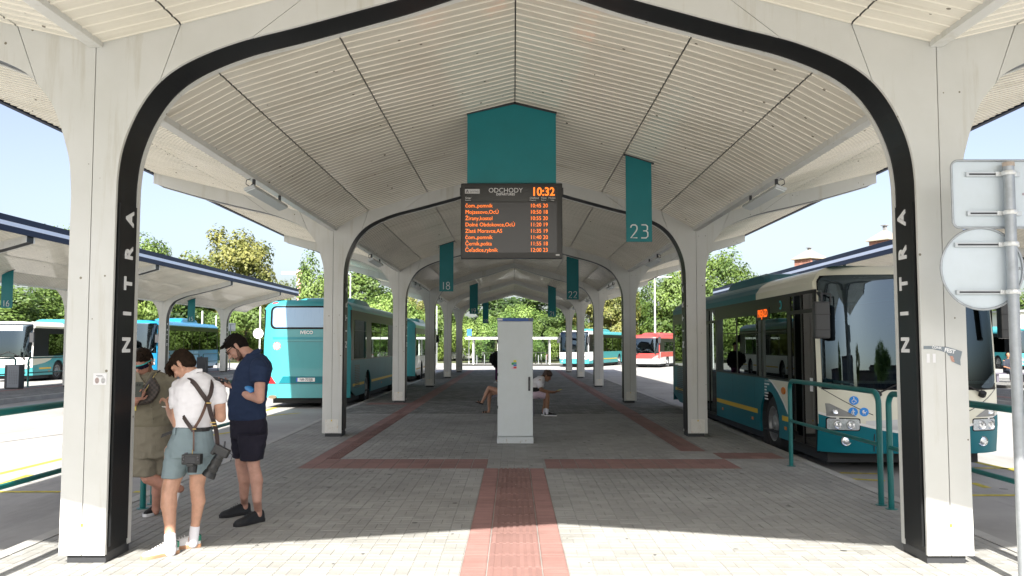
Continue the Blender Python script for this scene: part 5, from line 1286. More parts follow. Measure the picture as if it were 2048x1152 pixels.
def remesh(b, name, m, vox, parent, smooth=3, fac=.5, wr=0):
    me = b.mesh(name); bm = bmesh.new(); bm.from_mesh(me); bmesh.ops.remove_doubles(bm, verts=bm.verts, dist=1e-6); bmesh.ops.recalc_face_normals(bm, faces=bm.faces); bm.to_mesh(me); bm.free()
    me.materials.clear(); me.materials.append(m)
    o = bpy.data.objects.new(name, me); COL.objects.link(o)
    md = o.modifiers.new('r', 'REMESH'); md.mode = 'VOXEL'; md.voxel_size = vox; md.use_smooth_shade = True
    sm = o.modifiers.new('s', 'SMOOTH'); sm.iterations = smooth; sm.factor = fac
    bpy.context.view_layer.update(); ev = o.evaluated_get(bpy.context.evaluated_depsgraph_get()); me2 = bpy.data.meshes.new_from_object(ev)
    bpy.data.objects.remove(o); bpy.data.meshes.remove(me)
    if wr:      # cloth folds: ridged noise, stretched so creases run slantwise and sag
        import numpy as np
        n_ = len(me2.vertices); co = np.empty(n_*3, dtype=np.float32); me2.vertices.foreach_get('co', co); no = np.array([tuple(w_.vector) for w_ in me2.vertex_normals], dtype=np.float32); co = co.reshape(-1, 3); am = np.empty(n_, dtype=np.float32)
        for i_ in range(n_):
            c = Vector(co[i_]); q = Vector((c.x*7+c.z*5, c.y*7-c.z*3, c.z*11-c.x*4)); n1 = 1-abs(noise.noise(q))*2.2; n2 = noise.noise(q*2.3+Vector((3, 1, 7)))
            am[i_] = wr*(n1*.8+n2*.4+.15)
        me2.vertices.foreach_set('co', (co+no*am[:, None]).ravel())
        me2.update()
    me2.name = name; me2.materials.clear(); me2.materials.append(m)
    me2.polygons.foreach_set('use_smooth', [True]*len(me2.polygons)); o = link(name, me2, parent); return o
def basis(F, roll_up=(0, 0, 1)):
    F = Vector(F).normalized(); S_ = F.cross(Vector(roll_up)).normalized(); U = S_.cross(F).normalized(); return S_, F, U
def head(b, c, F, k=1., up=(0, 0, 1)):
    c = Vector(c); S_, Fv, U = basis(F, up); Q = Matrix((S_, Fv, U)).transposed().to_quaternion(); P = lambda s, f, u: c+(S_*s+Fv*f+U*u)*k
    b.ell(P(0, -.012, .025), (.077*k, .098*k, .094*k), Q); b.ell(P(0, .03, -.03), (.063*k, .066*k, .088*k), Q)
    b.ell(P(0, .045, -.085), (.046*k, .044*k, .034*k), Q); b.ell(P(0, .078, -.098), (.024*k, .018*k, .018*k), Q)
    cap(b, P(-.05, .005, -.05), .026*k, P(-.018, .07, -.096), .017*k); cap(b, P(.05, .005, -.05), .026*k, P(.018, .07, -.096), .017*k)
    cap(b, P(0, .088, .018), .010*k, P(0, .116, -.026), .0125*k); b.ell(P(.013, .098, -.032), (.010*k, .011*k, .008*k), Q); b.ell(P(-.013, .098, -.032), (.010*k, .011*k, .008*k), Q)
    cap(b, P(-.05, .066, .028), .012*k, P(-.012, .088, .026), .011*k); cap(b, P(.05, .066, .028), .012*k, P(.012, .088, .026), .011*k)
    b.ell(P(-.04, .066, -.022), (.024*k, .018*k, .02*k), Q); b.ell(P(.04, .066, -.022), (.024*k, .018*k, .02*k), Q)
    b.ell(P(0, .086, -.055), (.024*k, .012*k, .006*k), Q); b.ell(P(0, .083, -.067), (.02*k, .012*k, .007*k), Q)
    for s in (-1, 1):
        b.ell(P(s*.080, -.012, -.012), (.008*k, .017*k, .031*k), Q); b.ell(P(s*.084, -.018, .004), (.009*k, .014*k, .018*k), Q)
    return P, Q
def hair(c, F, m, parent, k=1., up=(0, 0, 1), style='short', voxel=.005):
    c = Vector(c); S_, Fv, U = basis(F, up); Q = Matrix((S_, Fv, U)).transposed().to_quaternion(); P = lambda s, f, u: c+(S_*s+Fv*f+U*u)*k; rnd = random.Random(2); b = MB()
    b.ell(P(0, -.016, .045), (.081*k, .098*k, .083*k), Q); b.ell(P(0, -.040, .01), (.078*k, .078*k, .085*k), Q); b.ell(P(0, -.06, -.035), (.058*k, .045*k, .05*k), Q)
    b.ell(P(0, .034, .082), (.060*k, .050*k, .030*k), Q)
    for s in (-1, 1): cap(b, P(s*.074, .008, .03), .014*k, P(s*.077, .006, -.012), .007*k)
    N_ = 190
    for i in range(N_):
        th = rnd.uniform(0, 1.5); ph = rnd.uniform(0, 6.28); d = Vector((math.sin(th)*math.cos(ph), math.sin(th)*math.sin(ph), math.cos(th))); p = P(d.x*.072, -.012+d.y*.088, .05+d.z*.07)
        fl = Vector((rnd.uniform(-.2, .2), 1 if d.y > 0 else -.5, .35)); q = p+(S_*fl.x*2+Fv*fl.y*rnd.uniform(.2, 1.2)+U*fl.z*rnd.uniform(-.6, 1.6))*.026*k; cap(b, p, .009*k, q, .003*k, 6)
    if style == 'fringe':
        for i in range(34):
            s = rnd.uniform(-.06, .06); a = P(s, .062+.02*rnd.random(), .075); e_ = P(s*1.15, .118+.02*rnd.random(), .03-.05*rnd.random()); cap(b, a, .015*k, P(s*1.1, .105, .062), .013*k, 8); cap(b, P(s*1.1, .105, .062), .013*k, e_, .004*k, 8)
    if style == 'quiff':
        for i in range(30): s = rnd.uniform(-.055, .055); cap(b, P(s, .05, .092), .014*k, P(s*1.05, .098+.012*rnd.random(), .085+.02*rnd.random()), .006*k, 8)
    if style == 'curly':
        for i in range(60): th = rnd.uniform(0, 1.4); ph = rnd.uniform(0, 6.28); b.ell(P(math.sin(th)*math.cos(ph)*.085, -.01+math.sin(th)*math.sin(ph)*.1, .045+math.cos(th)*.085), (.02, .02, .02), Q, None, 8, 6)
    return remesh(b, 'hair', m, voxel, parent, 1)
def hand(b, w, d, n, curl=.6, k=1., thumb=1):      # wrist, finger direction, palm normal
    w = Vector(w); d = Vector(d).normalized(); n = Vector(n); n = (n-d*n.dot(d)).normalized(); s = d.cross(n).normalized()*thumb
    for q in (-.028, -.009, .010, .028): cap(b, w+s*q*.6*k, .017*k, w+d*.075*k+s*q*k, .0125*k, 10)
    for q, L, j in ((-.030, .058, 0), (-.010, .070, 1), (.010, .074, 2), (.030, .066, 3)):
        p = w+d*.085*k+s*q*k; e = d
        for seg, (l, r) in enumerate(((L*.5, .0092), (L*.3, .0082), (L*.25, .0072))):
            ang = curl*(.7+.35*seg); e2 = (e*math.cos(ang)+n*math.sin(ang)).normalized() if seg or curl > .3 else e; q2 = p+e2*l*k; cap(b, p, r*k, q2, r*.92*k, 8); p = q2; e = e2; n = (n-e*n.dot(e)).normalized()
    n = s.cross(d)*thumb; t0 = w+d*.02*k+s*.028*k; t1 = t0+(d*.6+s*.75+n*.25).normalized()*.042*k; t2 = t1+(d*.9+n*.45).normalized()*.03*k; cap(b, t0, .014*k, t1, .011*k, 8); cap(b, t1, .011*k, t2, .009*k, 8)
def shoe(parent, heel, toe, m, sole, nm='shoe', w=.098, h=.085, L=None, tilt=None, collar=True, up=None, solh=.028, vox=.006):
    heel = Vector(heel); toe = Vector(toe); d = (toe-heel).normalized(); u = Vector(up).normalized() if up else Vector((0, 0, 1)); s = d.cross(u).normalized(); u = s.cross(d).normalized(); L = (toe-heel).length
    P = lambda a, q, z: heel+d*a*L+s*q+u*z
    out = [(0.0, .4), (.04, .62), (.15, .72), (.35, .70), (.55, .84), (.72, .98), (.85, .92), (.95, .62), (1.0, .3)]
    hz = {0: .8, .04: .95, .15: 1.0, .35: .95, .55: .74, .72: .56, .85: .47, .95: .37, 1.0: .22}
    b = MB(); rings = []
    for a, k in out:
        rings.append([P(a, math.cos(t)*w/2*k*(1.0 if math.sin(t) < .3 else .88), (solh*.7 if math.sin(t) < 0 else solh*.7+(h*hz[a])*math.sin(t)**.8)) for t in [2*math.pi*q/20 for q in range(20)]])
    b.loft(rings); up_ = remesh(b, nm, m, vox, parent, 2)
    b = MB(); rings = []
    for zz, g in ((0, .96), (.006, 1.03), (solh, 1.03), (solh+.002, .98)):
        pl = [(a, k) for a, k in out]; rr = [P(a*1.02-.01, w/2*k*g, zz) for a, k in pl]+[P(a*1.02-.01, -w/2*k*g, zz) for a, k in reversed(pl)]; rings.append(rr)
    b.loft(rings); build(b, 'sole', sole, up_, auto=R(35)); return up_, P
def laces(P, up_, m, h=.085, n=4):
    b = MB()
    for k in range(n): a = .42+.07*k; zt = .028+h*(.86-.09*k); b.tube([P(a, -.022, zt-.006), P(a+.01, 0, zt+.004), P(a, .022, zt-.006)], .003, 5)
    build(b, 'lace', m, up_)
def fold_mat(n, c, rough=.85, sc=(9, .8, .02), var=(5, .08)): return mat(n, c, rough, var=var, bump=sc, spec=.25)
HB = mat('hair_brown', (.022, .013, .008), .8, spec=.12, var=(40, .5), bump=(160, .6, .004)); HD = mat('hair_dark_brown', (.010, .007, .006), .8, spec=.12, var=(40, .4), bump=(160, .6, .004))
PH = mat('phone_black', (.015, .016, .018), .15)

# ---------- man in navy polo shirt
Y = 8.33
nav = thing('person', 'man in navy polo shirt and dark shorts bowing over his phone, rightmost of three', 'person', (J(497, 1040, Y).x, Y, 0)); inv = lambda o, root: setattr(o, 'matrix_parent_inverse', Matrix.Translation(-root.location))
def finish(root):
    for o in bpy.data.objects:
        if o.parent is root: o.matrix_parent_inverse = Matrix.Translation(-Vector(root.location))
SK1 = skinm('pink', (.56, .31, .235)); SK2 = skinm('tan', (.52, .29, .20)); SK3 = skinm('brown', (.33, .17, .10))
b = MB(); hc = J(473, 694, Y); F1 = Vector((-.66, -.10, -.72))
Ph, Qh = head(b, hc, F1, 1.02)
chain(b, [(J(511, 722, Y), .066), (J(497, 708, Y), .060), (J(486, 700, Y), .058)])
b.loft(rings_px([(845, 468, 528, .15), (800, 462, 528, .16), (760, 470, 534, .17), (735, 480, 536, .17), (722, 492, 530, .12)], Y))
chain(b, [(J(520, 735, Y-.16), .062), (J(519, 798, Y-.22), .047), (J(496, 790, Y-.17), .044), (J(468, 775, Y-.12), .028)])
chain(b, [(J(508, 735, Y+.17), .06), (J(500, 792, Y+.22), .045), (J(478, 783, Y+.10), .04), (J(462, 772, Y+.05), .028)])
hand(b, J(467, 775, Y-.12), J(446, 768, Y-.02)-J(467, 775, Y-.12), (0, .3, 1), .55, 1.0, -1)
hand(b, J(461, 772, Y+.06), J(442, 764, Y+.01)-J(461, 772, Y+.06), (0, -.5, .8), .6, 1.0, 1)
# legs
an1 = G(527, 1042)*.80+G(469, 1054)*.20; an2 = G(500, 1027)*.80+G(440, 1036)*.20
chain(b, [(J(505, 870, Y-.09), .078), (J(505, 905, Y-.12), .074), (J(507, 930, Y-.14), .060), (J(513, 962, Y-.15), .063), (J(514, 1000, Y-.17), .044), (an1+Vector((0, 0, .12)), .038), (an1+Vector((0, 0, .07)), .04)])
chain(b, [(J(490, 868, Y+.08), .078), (J(485, 900, Y+.1), .074), (J(482, 928, Y+.1), .058), (J(489, 960, Y+.12), .061), (J(488, 992, Y+.15), .043), (an2+Vector((0, 0, .12)), .037), (an2+Vector((0, 0, .07)), .04)])
remesh(b, 'body', SK1, .0062, nav, 3)
hair(hc, F1, HD, nav, 1.02, style='quiff')
bd = MB(); bd.ell(Ph(0, .042, -.088), (.054, .05, .034), Qh); bd.ell(Ph(0, .062, -.076), (.040, .036, .018), Qh)
for s in (-1, 1): cap(bd, Ph(s*.066, .002, -.03), .017, Ph(s*.052, .03, -.08), .021)
remesh(bd, 'beard', mat('beard_brown', (.16, .085, .06), .8, var=(60, .5), bump=(200, .5, .003)), .005, nav, 2)
g_ = MB()
for s in (-1, 1):
    g_.ell(Ph(s*.036, .098, .018), (.030, .008, .022), Qh); g_.tube([Ph(s*.066, .085, .024), Ph(s*.082, .02, .018), Ph(s*.085, -.03, .0)], .0035, 5)
g_.tube([Ph(-.012, .108, .026), Ph(.012, .108, .026)], .004, 5); build(g_, 'sunglasses', mat('sunglass_black', (.01, .01, .012), .1), nav, smooth=True)
NV = fold_mat('navy_polo_fabric', (.018, .032, .075)); b = MB()
b.loft(rings_px([(838, 461, 530, .165), (825, 459.5, 530, .172), (808, 458, 530, .178), (790, 461, 530, .18), (770, 466, 533, .19), (752, 471, 538, .2), (738, 476, 541, .2), (725, 484, 538, .185), (715, 492, 531, .14), (708, 497, 524, .10)], Y))
cap(b, J(517, 733, Y-.15), .082, J(517, 745, Y-.17), .082); cap(b, J(508, 735, Y+.16), .078, J(506, 748, Y+.18), .078)
b.tube([J(518, 735, Y-.16), J(517.5, 752, Y-.18), J(517.5, 765, Y-.2)], [.080, .078, .072], 18); b.tube([J(508, 735, Y+.16), J(503, 768, Y+.2)], [.078, .070], 18)
remesh(b, 'polo_shirt', NV, .007, nav, 2, wr=.009)
b = MB(); b.tube([J(500, 712, Y-.095), J(491, 720, Y-.07), J(487, 727, Y-.02)], .014, 8, flat=(1, 1.8)); b.tube([J(519, 702, Y-.06), J(510, 705, Y-.095), J(499, 714, Y-.095)], .014, 8, flat=(1, 1.9)); b.tube([J(520, 701, Y-.06), J(521, 700, Y), J(517, 702, Y+.07), J(500, 712, Y+.09), J(488, 724, Y+.03)], .014, 8); build(b, 'collar', NV, nav, auto=R(60))
DS = fold_mat('dark_shorts_fabric', (.017, .016, .028)); b = MB()
b.loft(rings_px([(832, 464, 530, .155), (845, 463, 531, .165), (862, 464, 532, .175), (874, 465, 531, .18)], Y)); cap(b, J(484, 866, Y+.08), .095, J(484, 880, Y+.1), .098)
A = [(868, 476, 532), (885, 478, 530), (905, 481, 527), (919, 483, 523)]; b.loft([ring(None, J(a, v, Y-.12).x, J(c, v, Y-.12).x, Y-.11, .125, J(a, v, Y-.12).z) for v, a, c in A])
A = [(868, 464, 505), (885, 464, 502), (905, 467, 496), (914, 468, 492)]; b.loft([ring(None, J(a, v, Y+.1).x, J(c, v, Y+.1).x, Y+.1, .10, J(a, v, Y+.1).z) for v, a, c in A])
remesh(b, 'shorts', DS, .007, nav, 2, wr=.008)
SN = mat('black_moccasin', (.012, .014, .017), .6, bump=(60, .4)); SO = mat('dark_sole', (.02, .02, .022), .8)
p, q = G(527, 1042), G(469, 1054); up_, PP = shoe(nav, (p.x, p.y, 0), (q.x, q.y, 0), SN, SO, w=.112, h=.098); laces(PP, up_, mat('lace_dark', (.04, .045, .05), .7), .098)
p, q = G(500, 1027), G(440, 1036); up_, PP = shoe(nav, (p.x, p.y, 0), (q.x, q.y, 0), SN, SO, w=.112, h=.098); laces(PP, up_, mat('lace_dark', (.04, .045, .05), .7), .098)
finish(nav)
hp = J(441, 760, Y-.02); t = thing('smartphone', 'dark phone held in both hands by the man in the navy shirt', 'phone', hp)
b = MB(); b.obox((0, 0, 0), Vector((.068, .02, -.018)), Vector((-.006, .034, .012)), Vector((.001, -.002, .004))); build(b, 'phone_case', PH, t, bevel=.002)
b = MB(); b.obox((.0, 0, .0048), Vector((.062, .018, -.017)), Vector((-.0055, .030, .011)), Vector((.0003, -.0004, .001))); build(b, 'phone_screen', mat('phone_screen_glass', (.05, .06, .08), .08), t)
t = thing('water_bottle', 'blue plastic water bottle clamped under the arm of the man in navy', 'bottle', J(492, 773, Y-.16)); o0 = J(492, 773, Y-.16)
d = (J(479, 764, Y-.12)-J(505, 782, Y-.18)).normalized(); b = MB(); L_ = .17
b.tube([-d*L_*.6, -d*L_*.55, d*L_*.0, d*L_*.25, d*L_*.36, d*L_*.42], [.02, .032, .032, .03, .014, .013], 14); build(b, 'bottle_body', mat('bottle_blue_plastic', (.03, .22, .55), .12, coat=.6), t, auto=R(40))
b = MB(); b.tube([d*L_*.40, d*L_*.52], .016, 14); build(b, 'bottle_cap', mat('cap_blue', (.01, .03, .75), .35), t)

# ---------- man in white T-shirt
Y = 7.13
wht = thing('person', 'man in white T-shirt and grey blue shorts seen from behind with cameras on a harness', 'person', (J(383, 1105, Y).x, Y, 0))
b = MB(); hc = J(366, 729, Y); F2_ = Vector((-.66, .12, -.70))
Ph, Qh = head(b, hc, F2_, 1.0)
chain(b, [(J(392, 757, Y), .066), (J(383, 746, Y), .060), (J(373, 737, Y), .056)])
b.loft(rings_px([(860, 357, 418, .10), (820, 356, 424, .11), (785, 355, 430, .12), (768, 362, 428, .1), (758, 375, 412, .08)], Y))
chain(b, [(J(358, 778, Y), .060), (J(355, 815, Y-.02), .050), (J(355, 848, Y-.06), .043), (J(342, 826, Y+.12), .036), (J(338, 818, Y+.18), .028)])
hand(b, J(338, 820, Y+.18), Vector((-.45, .35, .85)), (-.8, -.2, 0), .9, 1.0, -1)
chain(b, [(J(434, 780, Y), .057), (J(440, 812, Y), .048), (J(442, 835, Y+.0), .042), (J(430, 828, Y+.2), .035), (J(418, 822, Y+.3), .028)])
hand(b, J(418, 822, Y+.3), Vector((-.9, .4, .1)), (0, .3, 1), .5, 1., 1)
chain(b, [(J(350, 905, Y), .090), (J(347, 950, Y-.02), .079), (J(338, 985, Y-.06), .066), (J(337.5, 1012, Y-.08), .066), (J(340, 1046, Y-.12), .047), (J(340, 1075, Y-.15), .042), (J(340, 1092, Y-.16), .042)])
chain(b, [(J(400, 900, Y+.05), .090), (J(397, 945, Y+.06), .076), (J(393.5, 972, Y+.06), .061), (J(397, 1003, Y+.08), .058), (J(392, 1040, Y+.1), .040), (J(388, 1066, Y+.1), .037), (J(385, 1082, Y+.1), .038)])
remesh(b, 'body', SK2, .0056, wht, 3)
hair(hc, F2_, HB, wht, 1.0, style='fringe')
TS = fold_mat('white_cotton', (.74, .73, .76), .85, (8, .8, .022), (3, .05)); b = MB()
b.loft(rings_px([(857, 350.5, 420, .118), (845, 352, 421, .12), (825, 352, 426, .13), (805, 350, 432, .14), (788, 350, 438, .145), (772, 351, 438, .14), (762, 358, 431, .115), (754, 368, 420, .085), (746, 376, 408, .072)], Y))
b.tube([J(359, 777, Y), J(357, 795, Y-.01), J(359, 814, Y-.03)], [.074, .075, .068], 18); b.tube([J(430, 777, Y), J(436, 792, Y), J(439, 807, Y)], [.072, .068, .060], 18); cap(b, J(361, 774, Y), .068, J(363, 774, Y), .068); cap(b, J(428, 776, Y), .068, J(429, 776, Y), .068)
remesh(b, 'T_shirt', TS, .007, wht, 2, wr=.009)
b = MB(); b.tube([J(404, 741, Y-.045), J(394, 741, Y-.075), J(381, 747, Y-.06), J(374, 753, Y)], .010, 8, flat=(1, 1.6)); build(b, 'neckband', TS, wht, auto=R(60))
GS = fold_mat('grey_blue_shorts_fabric', (.20, .26, .285), .85, (12, .4, .012)); b = MB()
b.loft(rings_px([(853, 351, 420, .122), (862, 349, 421, .13), (880, 342, 424, .145), (900, 337, 428, .155), (912, 336, 428, .15)], Y))
for A, yy, hy in (([(895, 335, 390), (915, 332, 380), (935, 329, 371), (954, 327, 365)], Y-.01, .112), ([(890, 380, 429), (915, 379, 424), (932, 378, 419), (945, 377, 416)], Y+.06, .108)):
    b.loft([ring(None, J(a, v, yy).x, J(c, v, yy).x, yy, hy, J(a, v, yy).z, tilt=0) for v, a, c in A])
remesh(b, 'shorts', GS, .007, wht, 2, wr=.009)
BELT = mat('belt_black', (.012, .012, .013), .45); b = MB(); rg = [Vector(p) for p in rings_px([(857, 348.5, 422, .128)], Y)[0]]
for q in range(24):
    p, r_ = rg[q], rg[(q+1) % 24]; b.add([p+Vector((0, 0, -.016)), r_+Vector((0, 0, -.016)), r_+Vector((0, 0, .016)), p+Vector((0, 0, .016))], [(0, 1, 2, 3)])
build(b, 'belt', BELT, wht, fix=False)
b = MB(); b.obox(J(336, 867, Y-.0), J(349, 862, Y)-J(336, 867, Y), Vector((0, .004, 0)), Vector((.006, 0, .016))); build(b, 'belt_tail', BELT, wht)
b = MB(); 
for u in (362, 398): b.box(*(lambda p: (p.x-.007, p.x+.007, p.y-.13-.008, p.y-.118, p.z-.03, p.z+.022))(J(u, 858, Y)))
build(b, 'belt_loop', GS, wht)
WS = mat('white_leather', (.72, .71, .70), .5); GUM = mat('gum_sole', (.50, .27, .15), .7); GRN = mat('green_heel_tab', (.02, .20, .13), .5)
for hu, tu in (((356, 1106), (283, 1120)), ((401, 1093), (344, 1099))):
    p, q = G(*hu), G(*tu); d = q-p; d.z = 0; L_ = .30; d = d.normalized()*L_; up_, PP = shoe(wht, (p.x, p.y, 0), (p.x+d.x, p.y+d.y, 0), WS, GUM, w=.105, h=.082); laces(PP, up_, WS, n=5)
    b = MB(); rings = [[PP(.0+.11*abs(math.sin(t)) if 0 else .035-.05*math.cos(t*.0)+.12*(abs(t)/1.6)**2, .036*math.sin(t)*1.05, zz) for t in [-1.5+3.*k/10 for k in range(11)]] for zz in (.055, .075, .098)]; b.loft(rings, cap=False, closed=False); build(b, 'heel_tab', GRN, up_, smooth=True, fix=False)
SC = mat('white_sock', (.72, .71, .76), .9, bump=(60, .4, .004))
b = MB(); chain(b, [(J(340, 1073, Y-.15), .0475), (J(340.5, 1090, Y-.16), .046), (J(341, 1103, Y-.16), .044)]); remesh(b, 'sock', SC, .006, wht, 1)
b = MB(); chain(b, [(J(389.5, 1056, Y+.1), .042), (J(388, 1070, Y+.1), .041), (J(386, 1086, Y+.1), .042)]); remesh(b, 'sock', SC, .006, wht, 1)
b = MB(); e_ = J(340, 897, Y-.08); b.box(e_.x-.012, e_.x+.016, e_.y-.02, e_.y+.02, e_.z-.03, e_.z+.04)
finish(wht)
# camera harness and cameras
LE = mat('dark_brown_leather', (.035, .02, .017), .5, bump=(60, .2)); har = thing('camera_harness', 'dark brown leather camera harness crossed over the back of the white T-shirt', 'camera harness', J(415, 800, Y-.15))
def strap(pts, w, m=LE, nm='strap', th=.004):
    b = MB(); P = [J(u, v, Y+dy) for u, v, dy in pts]
    Q = []
    for i in range(len(P)-1):
        for k in range(6):
            t = k/6; p0, p1, p2, p3 = P[max(i-1, 0)], P[i], P[i+1], P[min(i+2, len(P)-1)]
            Q.append(.5*((2*p1)+(-p0+p2)*t+(2*p0-5*p1+4*p2-p3)*t*t+(-p0+3*p1-3*p2+p3)*t**3))
    Q.append(P[-1]); rings = []
    for i, p in enumerate(Q):
        d = (Q[min(i+1, len(Q)-1)]-Q[max(i-1, 0)]).normalized(); c = Vector((J(392, 800, Y).x, Y, p.z)); n = (p-c); n.z = 0; n = (n-d*n.dot(d)); n.normalize(); s = d.cross(n).normalized()
        rings.append([p-s*w/2-n*th, p+s*w/2-n*th, p+s*w/2+n*th, p-s*w/2+n*th])
    b.loft(rings); return build(b, nm, m, har)
strap([(372, 762, -.06), (378, 760, -.10), (388, 766, -.135), (402, 785, -.155), (416, 806, -.16), (421, 825, -.155), (428, 845, -.145), (433, 865, -.15), (435, 890, -.15)], .036)
strap([(424, 762, -.08), (424, 772, -.135), (421, 788, -.152), (415, 800, -.165)], .034)
strap([(413, 805, -.165), (408, 820, -.155), (400, 838, -.15), (389, 856, -.15)], .022, mat('brown_leather_light', (.10, .05, .035), .5))
strap([(366, 832, -.128), (372, 842, -.135), (380, 853, -.145), (387, 862, -.15)], .03)
strap([(387, 858, -.152), (387.5, 880, -.17), (387, 902, -.17)], .013, mat('brown_leather_light', (.10, .05, .035), .5))
for u, v, w_ in ((418, 806, .02), (426, 845, .022), (428, 851, .02), (389, 858, .014)):
    p = J(u, v, Y-.17); boxes('buckle', mat('brass_buckle', (.45, .32, .12), .35, metal=.8), har, [(p.x-w_, p.x+w_, p.y-.005, p.y+.003, p.z-.004, p.z+.004)])
finish(har)
CB = mat('camera_body_black', (.016, .017, .018), .45, bump=(120, .3, .002)); CG = mat('camera_lens_glass', (.02, .025, .04), .05)
p = J(384.5, 921, Y-.24); t = thing('camera', 'black camera hanging lens down at the back of the grey blue shorts', 'camera', p)
b = MB(); b.box(-.075, .075, -.035, .035, -.03, .052); b.box(-.03, .03, -.05, .0, -.045, -.02); build(b, 'camera_body', CB, t, bevel=.008)
b = MB(); b.box(-.045, .04, -.0372, -.035, -.018, .036); build(b, 'camera_display', mat('camera_screen', (.02, .022, .026), .1), t)
b = MB(); b.tube([(.005, .0, -.03), (.005, -.005, -.05), (.005, -.01, -.082), (.005, -.012, -.095)], [.036, .038, .036, .034], 18); build(b, 'lens', CB, t, auto=R(40))
b = MB()
for x, z in ((-.06, .035), (-.055, .015), (-.062, -.005), (.055, .03), (.06, .01)): b.tube([(x, -.035, z), (x, -.040, z)], .006, 8)
b.tube([(-.05, 0, .052), (-.05, 0, .062)], .014, 10); build(b, 'camera_button', mat('camera_button_grey', (.09, .09, .1), .4), t)
b = MB(); b.box(-.002, .002, -.003, .003, .05, .085); build(b, 'camera_hook', mat('brass_buckle', (.45, .32, .12), .35, metal=.8), t)
p = J(443, 905, Y-.14); t = thing('camera', 'black camera with long lens hanging at the right hip of the man in white', 'camera', p); d = (J(419, 952, Y-.16)-J(448, 900, Y-.14)).normalized(); s = d.cross(Vector((0, 1, 0))).normalized(); y_ = d.cross(s)
b = MB(); b.obox(-d*.01+s*.0, s*.058, y_*.035, d*.035); b.obox(s*-.058-d*.0, s*.014, y_*.036, d*.045); build(b, 'camera_body', CB, t, bevel=.008)
b = MB(); b.tube([d*.02, d*.05, d*.055, d*.12, d*.125, d*.17], [.036, .036, .040, .040, .043, .043], 20); b2 = build(b, 'lens', CB, t, auto=R(35))
b = MB(); b.tube([d*.17, d*.176, d*.215], [.046, .050, .056], 20); build(b, 'lens_hood', CB, b2, auto=R(35))
b = MB(); b.tube([d*.075, d*.10], .0415, 20); b.tube([d*.135, d*.155], .0445, 20); build(b, 'focus_ring', mat('ribbed_rubber', (.03, .03, .03), .8), b2)
b = MB(); b.tube([s*.05+d*-.03, s*.09-d*.02, s*.10+d*.03], .003, 5); b.tube([-d*.045, -d*.09-s*.02], .008, 6); build(b, 'strap_lug', DARK, t)
p = J(332, 814, Y+.19); t = thing('cigarette', 'white cigarette in the raised left hand of the man in white', 'cigarette', p); b = MB(); b.tube([(-.035, 0, .004), (.02, 0, -.003)], .004, 8); build(b, 'cigarette_paper', LETTER, t); b = MB(); b.tube([(.02, 0, -.003), (.04, 0, -.006)], .0042, 8); build(b, 'cigarette_filter', mat('filter_tan', (.5, .3, .12), .8), t)

# ---------- man in olive outfit
Y = 8.48
oli = thing('person', 'man in olive shirt and shorts with mirrored sunglasses, half hidden by the left column', 'person', (J(305, 1030, Y).x, Y, 0))
b = MB(); hc = J(286, 724, Y-.08); F3 = Vector((-.12, -.80, -.52)); Ph, Qh = head(b, hc, F3, 1.05)
chain(b, [(J(297, 752, Y), .075), (J(291, 742, Y-.02), .070), (J(288, 733, Y-.04), .064)])
b.loft(rings_px([(860, 250, 338, .17), (820, 247, 345, .2), (780, 248, 346, .18), (757, 258, 338, .13), (748, 275, 318, .09)], Y))
chain(b, [(J(256, 768, Y), .068), (J(250, 828, Y-.08), .052), (J(262, 812, Y-.28), .044), (J(273, 799, Y-.38), .032)]); hand(b, J(273, 798, Y-.38), Vector((.55, -.1, .75)), (0, .5, .2), .8, 1.0, -1)
chain(b, [(J(337, 772, Y), .064), (J(344, 828, Y+.08), .052), (J(338, 862, Y+.16), .042), (J(330, 880, Y+.16), .03)])
chain(b, [(J(315, 885, Y+.04), .1), (J(318, 930, Y+.05), .085), (J(317, 958, Y+.05), .064), (J(316, 985, Y+.08), .062), (J(313, 1010, Y+.12), .044), (J(311, 1022, Y+.12), .04)])
chain(b, [(J(280, 890, Y-.02), .1), (J(288, 935, Y-.08), .085), (J(297, 955, Y-.10), .066), (J(325, 968, Y-.05), .06), (J(350, 974, Y+.0), .044), (J(360, 978, Y+.02), .04)])
remesh(b, 'body', skinm('warm', (.50, .25, .18)), .0065, oli, 3); hair(hc, F3, HB, oli, 1.05, style='quiff')
bd = MB(); bd.ell(Ph(0, .040, -.088), (.056, .052, .032), Qh)
for s in (-1, 1): cap(bd, Ph(s*.066, .004, -.03), .018, Ph(s*.054, .03, -.08), .022)
remesh(bd, 'beard', mat('beard_ginger', (.20, .095, .055), .8, var=(60, .4), bump=(200, .5, .003)), .006, oli, 2)
VIS = mat('visor_lens_violet', (.012, .008, .022), .08); TQ = mat('turquoise_frame', (.02, .42, .42), .35)
b = MB(); V = []
for r, u_ in ((0, .038), (1, .03), (2, .006), (3, -.012)):
    for k in range(13): t_ = -1.25+2.5*k/12; dip = .0 if abs(t_) > .25 or r < 2 else .012; V.append(Ph(.086*math.sin(t_), .012+.103*math.cos(t_)-(.004 if r == 0 else 0), u_+dip-.004*abs(t_)))
b.add(V, [(13*r+k, 13*r+k+1, 13*r+14+k, 13*r+13+k) for r in range(1, 3) for k in range(12)]); gl = build(b, 'sunglasses_visor', VIS, oli, smooth=True, fix=False)
b = MB(); b.tube([Ph(.0865*math.sin(t_), .013+.104*math.cos(t_), .034-.004*abs(t_)) for t_ in [-1.3+2.6*k/14 for k in range(15)]], .004, 8, flat=(1, 1.4)); b.tube([Ph(.083, .04, .03), Ph(.09, -.02, .012)], .0045, 6); b.tube([Ph(-.083, .04, .03), Ph(-.09, -.02, .012)], .0045, 6); build(b, 'sunglasses_frame', TQ, oli, smooth=True)
